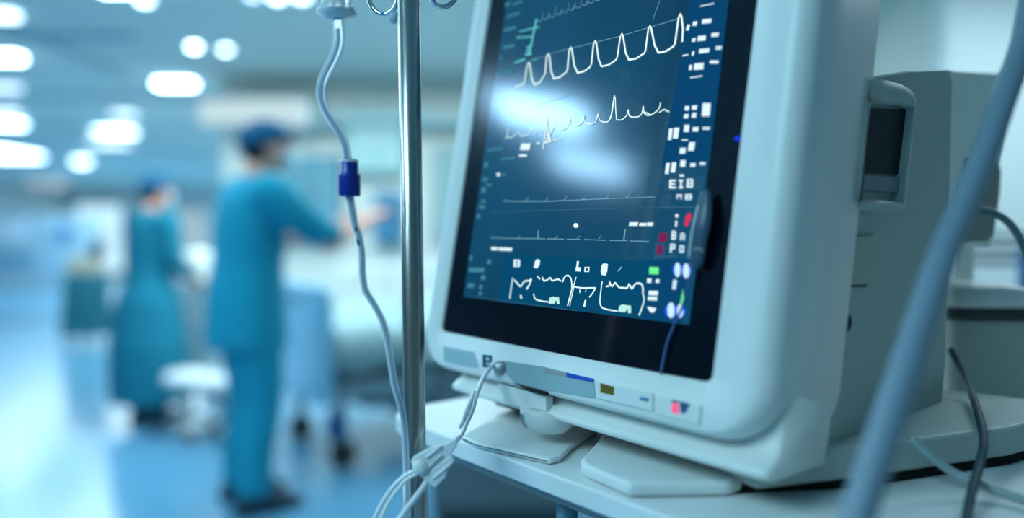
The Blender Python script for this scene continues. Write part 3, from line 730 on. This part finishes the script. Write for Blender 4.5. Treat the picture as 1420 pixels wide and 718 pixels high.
for px in ([(580, 650), (562, 659), (545, 675), (531, 695), (518, 722), (512, 745)], [(583, 654), (565, 664), (550, 680), (537, 700), (526, 725), (520, 745)], [(592, 668), (580, 685), (566, 703), (552, 722), (540, 740)]):
    big = px[0][0] == 592
    obj('wire', tb([le(at(a, b, cz + .002)) for a, b in px], .0026 if big else .0016, seg=12), clear2 if big else wire_glint, lead, smooth=True)

# reflection in the glass, built as a solid shape with bright edge and tail
reflection = empty('screen_reflection', m=Mm.copy()); tag(reflection, 'slim grey reflection at the right of the screen, built as a solid with a thin tail', 'screen reflection')
pm = mat('reflection_grey', (52, 84, 104), .35)
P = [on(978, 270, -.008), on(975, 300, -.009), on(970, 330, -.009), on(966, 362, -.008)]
obj('reflection_body', tb(P, [.0045, .0072, .0078, .0066, .0060], seg=18, flat=.55, rounded=True), pm, reflection, smooth=True)
obj('edge', tb([on(968, 285, -.0115), on(960, 320, -.012), on(955, 358, -.010)], .0006, seg=8), wire_glint, reflection, smooth=True)
obj('band', tb([on(962, 346, -.0125), on(969, 345, -.0135), on(976, 349, -.0115)], .0008, seg=8), plastic_d, reflection, smooth=True)
obj('wire', tb([on(960, 372, -.006), on(948, 420, -.004), on(934, 452, -.003), on(924, 480, -.003), on(916, 519, -.004)], .0010, seg=8), mat('reflection_tail', (60, 100, 150), .4), reflection, smooth=True)

# ================================================================== HOSE AND CABLES on the right
hp = [(1560, -420), (1490, -200), (1434, -20), (1418, 60), (1396, 125), (1364, 215), (1336, 285), (1309, 350), (1284, 425), (1258, 505), (1226, 600), (1188, 718), (1172, 770)]
hz = [.60, .58, .56, .55, .53, .50, .48, .46, .44, .42, .405, .39, .385]
tag(obj('breathing_hose', tb([at(a, b, z) for (a, b), z in zip(hp, hz)], [.0085, .0086, .0088, .0090, .0092], seg=28), hose_m, smooth=True), 'thick smooth blue-grey hose crossing diagonally in front of the monitor side', 'hose')
cp = [(1318, 484), (1332, 512), (1346, 542), (1358, 578), (1364, 612), (1358, 645), (1348, 680), (1340, 722), (1338, 750)]
tag(obj('power_cable', tb([at(a, b, (.80, .78, .74, .65, .605, .578, .545, .51, .475)[i]) for i, (a, b) in enumerate(cp)], .0035, seg=12), mat('dark_cable', (34, 66, 80), .65), smooth=True), 'dark cable curving down behind the monitor housing', 'cable')
cp = [(1262, 606), (1285, 628), (1320, 654), (1360, 672), (1400, 686), (1440, 700)]
tag(obj('data_cable', tb([at(a, b, (.585, .583, .58, .570, .558, .54)[i]) for i, (a, b) in enumerate(cp)], .0035, seg=12), mat('grey_cable', (140, 165, 170), .45), smooth=True), 'pale grey cable running right below the monitor housing', 'cable')
cp = [(1340, 292), (1362, 292), (1382, 297), (1402, 312), (1417, 336), (1428, 370)]
tag(obj('bracket_cable', tb([at(a, b, .80) for a, b in cp], .0042, seg=12), mat('teal_grey_cable', (86, 128, 136), .45), smooth=True), 'thick grey cable arching out of the bracket box', 'cable')
cp = [(1352, 556), (1368, 572), (1388, 592), (1420, 612), (1450, 625)]
tag(obj('white_cable', tb([at(a, b, .78) for a, b in cp], .0048, seg=12), white_m, smooth=True), 'thick white cable lying beside the lidded canister', 'cable')

# canister with a lid behind the stand
cb = onz(1360, 592, TZ); cb = Vector((.60, .93, TZ))
can = empty('lidded_canister', cb); tag(can, 'pale canister with a domed lid and dark band behind the monitor', 'canister')
def rr_loft(bm, secs):
    rs = []
    for cx, w_, h, z, r in secs: rs.append([bm.verts.new((cx + x, y, z)) for x, y in rrect(-w_, w_, -h, h, r)])
    bridge(bm, rs); bm.faces.new(rs[0]); bm.faces.new(rs[-1]); return bm
obj('vessel', rr_loft(bmesh.new(), [(.01, .075, .06, .0, .02), (.005, .066, .055, .02, .02), (0, .057, .05, .05, .02), (0, .055, .05, .105, .02)]), plastic_body, can, smooth=True, bevel=.004)
obj('band', rr_loft(bmesh.new(), [(0, .060, .054, .105, .02), (0, .061, .055, .108, .02), (0, .061, .055, .118, .02), (0, .059, .053, .120, .02)]), darkgrey, can, smooth=True)
obj('lid', rr_loft(bmesh.new(), [(0, .060, .054, .120, .02), (0, .060, .054, .126, .02), (-.004, .052, .048, .140, .02), (-.010, .036, .036, .1475, .02), (-.012, .012, .012, .149, .008)]), plastic, can, smooth=True)
# white post behind
wp = at(1347, 400, 1.0)
post = empty('support_post', (wp.x, wp.y + .03, TZ)); tag(post, 'upright white support post rising behind the monitor housing', 'post')
obj('post_body', bx((0, 0, .13), (.028, .028, .26)), white_m, post, bevel=.003)
obj('post_foot', lathe(bmesh.new(), [(.03, 0), (.03, .006), (.018, .012)]), white_m, post, smooth=True)
obj('post_cap', bx((0, 0, .263), (.034, .034, .008)), plastic_d, post, bevel=.002)

# ================================================================== RIGHT BAY (behind)
sh = empty('storage_shelf', (1.95, 2.55, 0)); tag(sh, 'open wall shelving with dark edges beyond the right of the monitor', 'shelf')
for i, z in enumerate((.55, .92, 1.17, 1.215, 1.255)): obj('shelf_board', bx((.0, 0, z), (.95, .26, .018 if i > 1 else .025)), mat('shelf_teal', (18, 84, 108), .5), sh)
for s in (-1, 1): obj('upright', bx((s * .47, .0, .64), (.02, .25, 1.28)), mat('shelf_side', (36, 86, 110), .5), sh)
obj('back_panel', bx((0, .12, .45), (.94, .02, .9)), mat('shelf_back', (190, 216, 220), .6), sh)
for i, (dx, z) in enumerate(((-.32, .997), (-.02, .997), (.28, .997))):
    r = lathe(bmesh.new(), [(.004, -.13), (.055, -.128), (.062, -.115), (.062, .115), (.055, .128), (.004, .13)], (1.95 + dx, 2.50, z), rot=Matrix.Rotation(PI / 2, 3, 'Y'))
    tag(obj('rolled_towel', r, sheet, smooth=True), ('rolled white towel on the shelf, nearest the support post', 'rolled white towel in the middle of the shelf', 'rolled white towel at the right end of the shelf')[i], 'towel', 'rolled towels on the shelf')
bc = bmesh.new()
n = 14
for k in range(2): pass
pts = [(1.405 + .014 * k, 2.0 + (.012 if k % 2 else -.012)) for k in range(n)]
prism(bc, [(x, y, .4) for x, y in pts] + [(x, y + .01, .4) for x, y in pts[::-1]], (0, 0, .82))
tag(obj('blue_curtain', bc, mat('curtain_blue', (60, 130, 190), .8), smooth=False), 'blue privacy curtain edge at the far right', 'curtain')

# ================================================================== PEOPLE
def hand(bm, wr, dirv, side, s=1.0):
    """palm with five bent fingers; dirv = direction of the fingers, side=+1/-1 thumb side"""
    d = Vector(dirv).normalized(); up_ = Vector((0, 0, 1)); lat = d.cross(up_).normalized() * side; nrm = lat.cross(d).normalized()
    pc = wr + d * .045 * s
    M3 = Matrix((lat, d, nrm)).transposed().to_4x4()
    ell(bm, pc, (.040 * s, .050 * s, .016 * s), M3)
    for k, (o_, l) in enumerate(((-.030, .058), (-.010, .075), (.010, .082), (.030, .074))):
        b = wr + d * .085 * s + lat * o_
        tube(bm, [b, b + d * l * .5 - Vector((0, 0, .006)), b + d * l * .8 - Vector((0, 0, .024)), b + d * l * .9 - Vector((0, 0, .042))], [.010, .009, .008, .007], seg=8, k=3, rounded=True)
    b = wr + d * .03 * s + lat * .036
    tube(bm, [b, b + lat * .028 + d * .025, b + lat * .034 + d * .055 - Vector((0, 0, .012))], [.012, .010, .008], seg=8, k=3, rounded=True)

def person(loc_, rz, label, arms, gown=False, head_turn=0., lean=0., sc=1.0, stance=.10, mats=(scrub, scrub)):
    t = empty('person', loc_, rz); tag(t, label, 'person'); t.scale = (sc,) * 3
    V = Vector
    bm = bmesh.new()
    hc = V((0, .05 + lean, 1.615)); Hr = Matrix.Rotation(head_turn, 4, 'Z')
    # head with brow, nose, jaw, ears
    ell(bm, hc + V((0, -.005, .01)), (.076, .096, .105)); ell(bm, hc + V((0, .03, -.055)), (.056, .062, .055))
    def H(x, y, z): return hc + (Hr @ V((x, y, z)).to_4d()).to_3d() if False else hc + Hr.to_3x3() @ V((x, y, z))
    ell(bm, H(0, .100, -.012), (.013, .018, .024)); ell(bm, H(0, .088, -.065), (.024, .012, .010)); ell(bm, H(0, .084, .022), (.045, .014, .010))
    for s in (-1, 1): ell(bm, H(s * .078, 0, -.01), (.010, .018, .032))
    tube(bm, [hc + V((0, -.01, -.05)), V((0, lean * .6, 1.47)), V((0, lean * .5, 1.40))], [.055, .053, .062], rounded=True)
    loft(bm, [(0, .01, .86, .15, .10), (0, 0, .95, .165, .11), (0, .01, 1.08, .135, .095), (0, .01 + lean * .3, 1.25, .165, .11), (0, lean * .5, 1.38, .185, .10), (0, lean * .5, 1.44, .12, .075)])
    for s in (-1, 1):
        hp_ = V((s * .09, 0, .92)); kn_ = V((s * stance, .03, .49)); an = V((s * (stance + .01), -.01, .09))
        tube(bm, [hp_, (hp_ + kn_) / 2, kn_, (kn_ * .6 + an * .4) - V((0, .02, 0)), an], [.088, .078, .056, .055, .036], rounded=True)
        tube(bm, [an + V((0, -.03, -.055)), an + V((0, .06, -.055)), an + V((0, .15, -.065))], [.036, .036, .026], rounded=True)
        sh_, el, wr = [V(v) for v in arms[s]]
        tube(bm, [sh_, (sh_ + el) / 2, el], [.052, .046, .038], rounded=True)
        tube(bm, [el, el * .6 + wr * .4, wr], [.039, .038, .026], rounded=True)
        hand(bm, wr, wr - el, -s)
    obj('body', bm, skin, t, remesh=.009)
    # cap
    cp_ = bmesh.new()
    for k in range(1):
        bmesh.ops.create_uvsphere(cp_, u_segments=28, v_segments=18, radius=1, matrix=Matrix.Translation(hc + V((0, -.014, .035))) @ Matrix.Rotation(.22, 4, 'X') @ Matrix.Diagonal((.094, .114, .098, 1)))
    cut = [v for v in cp_.verts if v.co.z < hc.z + .012 - (v.co.y - hc.y) * -.25]
    bmesh.ops.delete(cp_, geom=cut, context='VERTS')
    o = obj('surgical_cap', cp_, cap_m, t, smooth=True); sm = o.modifiers.new('t', 'SOLIDIFY'); sm.thickness = .006
    tail = tb([hc + V((0, -.10, .0)), hc + V((.01, -.13, -.04))], [.014, .006], path=False); obj('cap_tie', tail, cap_m, t, smooth=True)
    obj('hair', ell(bmesh.new(), hc + V((0, -.045, -.02)), (.072, .062, .062)), hair_m, t, smooth=True)
    mk = bmesh.new(); ell(mk, H(0, .062, -.045), (.058, .062, .052)); obj('face_mask', mk, mask_m, t, smooth=True)
    for s in (-1, 1): pass
    for s in (-1, 1):
        e_ = obj('eye', ell(bmesh.new(), H(s * .030, .085, .004), (.013, .010, .010)), white_m, t, smooth=True)
        obj('iris', ell(bmesh.new(), H(s * .030, .0935, .004), (.005, .003, .005)), hair_m, e_, smooth=True)
        obj('eyebrow', tb([H(s * .014, .099, .026), H(s * .030, .099, .031), H(s * .048, .088, .025)], .0035, seg=8), hair_m, t, smooth=True)
    st = bmesh.new()
    for s in (-1, 1): tube(st, [H(s * .052, .07, -.03), H(s * .078, .02, -.02), H(s * .084, -.01, -.012)], .003, seg=6)
    obj('mask_strap', st, mask_m, t, smooth=True)
    # top
    tp_ = bmesh.new(); bot = .14 if gown else .72
    if gown:
        loft(tp_, [(0, .0, bot, .29, .25), (0, 0, .55, .29, .25), (0, 0, .85, .25, .20), (0, .01, 1.0, .19, .15), (0, .01, 1.12, .175, .14), (0, .01 + lean * .3, 1.27, .20, .145), (0, lean * .5, 1.38, .205, .125), (0, lean * .5, 1.45, .15, .095), (0, lean * .6, 1.485, .075, .07)])
    else:
        loft(tp_, [(0, .0, bot, .205, .160), (0, 0, .85, .20, .155), (0, 0, .97, .19, .15), (0, .01, 1.10, .178, .14), (0, .01 + lean * .3, 1.27, .20, .145), (0, lean * .5, 1.38, .205, .125), (0, lean * .5, 1.45, .15, .095), (0, lean * .6, 1.485, .075, .07)])
    for s in (-1, 1):
        sh_, el, wr = [V(v) for v in arms[s]]
        end = (el * .25 + wr * .75) if gown else (el * .85 + wr * .15)
        if gown: tube(tp_, [sh_ + V((-s * .06, 0, .005)), sh_, (sh_ + el) / 2, el, end], [.078, .084, .074, .064, .052], rounded=False, k=5)
        else: tube(tp_, [sh_ + V((-s * .06, 0, .005)), sh_, (sh_ + el) / 2, end], [.080, .086, .078, .068], rounded=False, k=5)
    obj('gown' if gown else 'scrub_top', tp_, mats[0], t, remesh=.012)
    # trousers
    tr = bmesh.new(); loft(tr, [(0, 0, .80, .17, .125), (0, 0, .92, .175, .13), (0, 0, 1.0, .16, .12)])
    for s in (-1, 1):
        tube(tr, [V((s * .09, 0, .93)), V((s * (stance * .5 + .045), .02, .68)), V((s * stance, .03, .47)), V((s * stance, .0, .25)), V((s * (stance + .01), -.005, .085))], [.105, .098, .082, .075, .072], k=5)
    obj('trousers', tr, mats[1], t, remesh=.012)
    for s in (-1, 1):
        an = V((s * (stance + .01), -.01, .0)); sb = bmesh.new()
        loft(sb, [(an.x, .05, .0, .048, .14), (an.x, .05, .03, .050, .142), (an.x, .035, .065, .043, .11), (an.x, -.01, .10, .04, .055)])
        obj('shoe', sb, shoe_m, t, smooth=True, bevel=.004)
    return t
def foot_at(px, py): p = onz(px, py, 0); return (p.x, p.y, 0)
p1 = foot_at(344, 700)
person(p1, -PI / 2 + .62, 'person in teal scrubs and blue cap standing with forearms raised, beside the bed',
       {-1: ((-.20, .03, 1.40), (-.25, .16, 1.15), (-.14, .42, 1.28)), 1: ((.20, .05, 1.40), (.24, .26, 1.18), (.10, .50, 1.30))}, head_turn=-.1, lean=.05, sc=1.0).scale = (1.14, 1.14, 1.035)
p2 = foot_at(208, 582)
person(p2, -PI / 2 + 1.0, 'person in a long dark teal gown and cap, standing further down the hall',
       {-1: ((-.20, .03, 1.40), (-.24, .05, 1.12), (-.16, .30, 1.05)), 1: ((.20, .03, 1.40), (.25, .06, 1.12), (.17, .28, .98))}, gown=True, lean=.03, sc=.97, mats=(scrub_d, scrub_d))

# ================================================================== BED
bd = empty('hospital_bed', (-1.22, 4.12, 0), .62); tag(bd, 'hospital bed with pale blue end panel and white linen behind the pole', 'bed')
# local +x runs from the foot end to the head end
obj('bed_frame', box(box(bx((1.05, 0, .42), (2.0, .78, .10)), (1.05, 0, .30), (1.5, .5, .06)), (1.05, 0, .22), (.9, .4, .12)), mat('frame_grey', (140, 165, 172), .5), bd, bevel=.01)
fb = obj('foot_panel', prism(bmesh.new(), [(-.03, y, z) for y, z in rrect(-.47, .47, .36, 1.0, .07)], (.05, 0, 0)), paleblue, bd, bevel=.01, label='pale blue rounded end panel')
obj('hand_slot', prism(bmesh.new(), [(-.034, y, z) for y, z in rrect(-.16, .16, .88, .93, .02)], (.058, 0, 0)), mat('slot_grey', (120, 160, 180), .5), fb)
obj('head_panel', prism(bmesh.new(), [(2.10, y, z) for y, z in rrect(-.47, .47, .40, 1.15, .07)], (.05, 0, 0)), paleblue, bd, bevel=.01)
obj('mattress', bx((1.05, 0, .62), (2.0, .84, .18)), sheet, bd, bevel=.05, bseg=4)
bm = bmesh.new()
nx, ny = 24, 14; g = {}
for i in range(nx + 1):
    for j in range(ny + 1):
        x = .05 + 1.35 * i / nx; y = -.50 + 1.0 * j / ny; edge = max(0, abs(y) - .42) / .08
        g[i, j] = bm.verts.new((x, y * (1 - .05 * edge), .76 + .10 * math.exp(-((y) / .22) ** 2) + .015 * math.sin(x * 17 + y * 9) + .01 * math.sin(y * 31) - edge * .22))
for i in range(nx):
    for j in range(ny): bm.faces.new((g[i, j], g[i + 1, j], g[i + 1, j + 1], g[i, j + 1]))
o = obj('blanket', bm, blanket, bd, smooth=True); sm = o.modifiers.new('t', 'SOLIDIFY'); sm.thickness = .02
for s in (-1, 1):
    bm = bmesh.new(); tube(bm, [(.45, s * .48, .62), (.45, s * .49, .98), (.55, s * .49, 1.04), (1.25, s * .49, 1.04), (1.35, s * .49, .98), (1.35, s * .48, .62)], .016, k=4)
    for x in (.68, .90, 1.12): tube(bm, [(x, s * .485, .62), (x, s * .49, 1.04)], .010, path=False)
    obj('side_rail', bm, white_m, bd, smooth=True)
obj('crank_cover', ell(bmesh.new(), (.04, -.43, .26), (.05, .04, .09)), mat('deep_blue', (30, 92, 150), .5), bd, smooth=True, label='deep blue handle')
for x in (.12, 1.95):
    for s in (-1, 1):
        o = obj('bed_leg', tb([(x, s * .32, .40), (x, s * .34, .14)], .03, path=False), mat('frame_grey', (140, 165, 172), .5), bd, smooth=True)
        obj('caster', lathe(bmesh.new(), [(.02, -.02), (.075, -.02), (.075, .02), (.02, .02)], (x, s * .34, .075), rot=Matrix.Rotation(PI / 2, 3, 'X')), darkgrey, o)
_b = bd.matrix_basis
def bw(x, y, z): return Matrix.Translation(bd.location) @ Matrix.Rotation(.62, 4, 'Z') @ Vector((x, y, z))
pw = bw(1.75, 0, .79)
bm = bmesh.new(); bmesh.ops.create_cube(bm, size=1, matrix=Matrix.Diagonal((.42, .62, .14, 1))); 
o = obj('pillow', bm, sheet, smooth=True, sub=3); o.location = pw; o.rotation_euler = (0, 0, .62); tag(o, 'white pillow at the head of the hospital bed', 'pillow')

# small round white lamp-like globe near the bed head
pl_ = ony(440, 395, 5.35)
# ================================================================== CART between the two people
ct = empty('instrument_cart', (-2.36, 5.62, 0)); tag(ct, 'pale drawer cart on wheels between the two people', 'cart')
obj('cart_body', bx((0, 0, .58), (.26, .4, .62)), mat('cart_grey', (150, 180, 190), .5), ct, bevel=.01)
for z in (.36, .52, .68, .82):
    o = obj('drawer', bx((0, -.205, z), (.23, .02, .13)), mat('cart_white', (190, 210, 216), .5), ct, bevel=.004); obj('handle', bx((0, -.222, z + .03), (.12, .015, .015)), steel, o)
obj('worktop', bx((0, 0, .905), (.30, .44, .03)), white_m, ct, bevel=.008)
for x in (-.11, .11):
    for y in (-.16, .16):
        o = obj('leg', bx((x, y, .18), (.025, .025, .2)), steel, ct); obj('caster', lathe(bmesh.new(), [(.01, -.015), (.045, -.015), (.045, .015), (.01, .015)], (x, y, .046), rot=Matrix.Rotation(PI / 2, 3, 'X')), dark, o)
b = bmesh.new(); lathe(b, [(.06, 0), (.09, .02), (.125, .11), (.13, .17), (.11, .215), (.06, .235), (.01, .24)])
o = obj('white_drum', b, mat('drum_white', (245, 248, 240), .5), smooth=True); o.location = ct.location + Vector((-.06, -.05, .92)); tag(o, 'rounded white sterilising drum on top of the drawer cart', 'drum')
st = empty('rolling_stool', foot_at(262, 598)); tag(st, 'low white stool on dark wheels in front of the drawer cart', 'stool')
obj('seat', lathe(bmesh.new(), [(.02, .30), (.13, .30), (.15, .33), (.15, .37), (.12, .39), (.02, .39)]), white_m, st, smooth=True)
obj('post', tb([(0, 0, .09), (0, 0, .30)], .02, path=False), steel, st, smooth=True)
for k in range(5):
    a = 2 * PI * k / 5; o = obj('leg', tb([(0, 0, .10), (.18 * math.cos(a), .18 * math.sin(a), .06)], .014, path=False), steel, st, smooth=True)
    obj('caster', ell(bmesh.new(), (.19 * math.cos(a), .19 * math.sin(a), .028), (.026, .016, .026)), dark, o, smooth=True)
# second stool
def dup(root):
    r = root.copy(); C.objects.link(r)
    for ch in root.children:
        c = ch.copy(); C.objects.link(c); c.parent = r
        for g_ in ch.children:
            dd = g_.copy(); C.objects.link(dd); dd.parent = c
    return r
s2 = dup(st); s2.location = foot_at(310, 606); s2['label'] = 'low white stool on dark wheels beside the legs of the person in scrubs'
st['group'] = s2['group'] = 'rolling stools'

# draped trolley far left
dt = empty('draped_trolley', foot_at(122, 478)); tag(dt, 'low trolley under a dark teal drape on the far side of the hall', 'trolley')
bm = bmesh.new(); n = 48; rs = []
for z, k in ((.12, 1.0), (.5, .9), (.80, .84), (.84, .80)):
    rs.append([bm.verts.new(((.24 + .018 * math.sin(7 * 2 * PI * i / n) * (1.1 - z)) * k * math.copysign(abs(math.cos(2 * PI * i / n)) ** .5, math.cos(2 * PI * i / n)), (.22) * k * math.copysign(abs(math.sin(2 * PI * i / n)) ** .5, math.sin(2 * PI * i / n)), z)) for i in range(n)])
bridge(bm, rs); bm.faces.new(rs[-1]); obj('drape', bm, mat('drape_teal', (24, 104, 122), .9, noise=.2), dt, smooth=True)
for x in (-.17, .17):
    for y in (-.15, .15): obj('leg', tb([(x, y, .0), (x, y, .6)], .018, path=False), steel, dt, smooth=True)
b = bmesh.new(); box(b, (0, 0, .09), (.30, .22, .18)); o = obj('equipment_case', b, mat('case_beige', (176, 172, 150), .6), bevel=.01); o.location = dt.location + Vector((-.02, 0, .84)); tag(o, 'beige equipment case on the draped trolley', 'case')
b = bmesh.new(); lathe(b, [(.05, 0), (.08, .03), (.085, .15), (.05, .2), (.02, .21)]); o = obj('dark_flask', b, mat('flask_dark', (40, 60, 80), .5), smooth=True); o.location = dt.location + Vector((.20, .05, .84)); o.location.x = dt.location.x + .10; o.location.z += .18; tag(o, 'dark rounded flask standing on the beige case', 'flask')

# far hall equipment rack and cabinets
rk = empty('equipment_rack', (onz(60, 400, 0).x, onz(60, 400, 0).y, 0)); tag(rk, 'tall blue-grey equipment rack with pale screen at the end of the hall', 'rack')
obj('cabinet', bx((0, 0, .9), (2.6, .6, 1.8)), mat('rack_blue', (150, 185, 202), .6), rk, bevel=.02)
for x, z, wd, h, c in ((-.6, 1.45, .9, .45, (190, 215, 235)), (.55, 1.35, .8, .4, (140, 185, 210)), (-.5, .7, 1.0, .5, (110, 158, 186)), (.6, .65, .8, .6, (140, 180, 202))):
    obj('door', bx((x, -.31, z), (wd, .03, h)), mat('door_%d' % c[0], c, .5), rk, bevel=.01)
ob = bmesh.new(); box(ob, (0, 0, 0), (.42, .03, .14)); box(ob, (0, 0, 0), (.14, .032, .42))
obj('blue_cross', ob, mat('cross_blue', (20, 110, 170), .5), rk, label='blue cross marking').location = (.75, -.33, 1.35)
# pendant box and lit headwall panel over the bed
hw = empty('headwall_light', (-2.0, 6.2, 2.06)); tag(hw, 'broad pale overhead light panel on the ward wall above the bed', 'wall light')
c_ = ony(350, 155, 6.3); hw.location = c_
obj('housing', bx((0, .16, .0), (.96, .30, .24)), white_m, hw, bevel=.02)
obj('diffuser', bx((0, 0.0, -.01), (.88, .03, .18)), emat('headwall_glow', (206, 232, 236), .95), hw)
bxp = ony(537, 300, 6.5)
gb = empty('blue_wall_box', bxp); tag(gb, 'bright blue divided box fixed to the ward wall left of the pole', 'box')
for i in (-1, 1):
    for j in (-1, 1): obj('compartment', bx((i * .062, .05, j * .11), (.112, .18, .2)), mat('box_blue', (60, 122, 156), .5), gb, bevel=.006)
obj('frame', bx((0, .12, 0), (.27, .08, .46)), mat('box_frame', (90, 160, 190), .5), gb)
# wall cabinets behind bed
for k, (px0, px1, py0, py1, col, lab) in enumerate(((480, 560, 150, 240, (160, 196, 196), 'pale wall cabinet above the blue box'), (600, 668, 200, 330, (132, 160, 162), 'grey-green wall cabinet right of the pole'), (395, 470, 215, 330, (96, 146, 162), 'blue-grey wall cabinet behind the raised hands'))):
    a = ony(px0, py1, 6.52); b_ = ony(px1, py0, 6.52); cc = (a + b_) / 2
    cbn = empty('wall_cabinet', (cc.x, 6.6, cc.z)); tag(cbn, lab, 'cabinet')
    W_, H_ = b_.x - a.x, b_.z - a.z
    obj('cabinet_body', bx((0, 0, 0), (W_, .16, H_)), mat('cabinet_%d' % k, col, .6), cbn, bevel=.01)
    for s in (-1, 1):
        dd = obj('door', bx((s * W_ / 4, -.088, 0), (W_ / 2 - .01, .016, H_ - .02)), mat('cabinet_%d' % k, col, .6), cbn, bevel=.004); obj('handle', bx((s * .03, -.105, 0), (.012, .02, .12)), steel, dd)
# bedside unit right of the pole, dark
bu = empty('bedside_unit', (-.55, 4.4, 0)); q_ = onz(615, 640, 0); bu.location = (-.04, 3.25, 0); tag(bu, 'dark grey bedside unit low behind the steel pole', 'bedside cabinet')
obj('unit_body', bx((0, 0, .40), (.60, .45, .66)), mat('unit_grey', (84, 100, 104), .6), bu, bevel=.01)
obj('unit_top', bx((0, 0, .745), (.64, .49, .03)), mat('unit_top', (130, 150, 150), .5), bu, bevel=.006)
for z in (.25, .55): o = obj('drawer', bx((0, -.235, z), (.54, .02, .26)), mat('unit_drawer', (100, 116, 120), .6), bu, bevel=.005); obj('handle', bx((0, -.25, z + .05), (.2, .02, .02)), steel, o)
for x in (-.25, .25):
    for y in (-.18, .18): obj('caster', ell(bmesh.new(), (x, y, .035), (.035, .02, .035)), dark, bu, smooth=True)
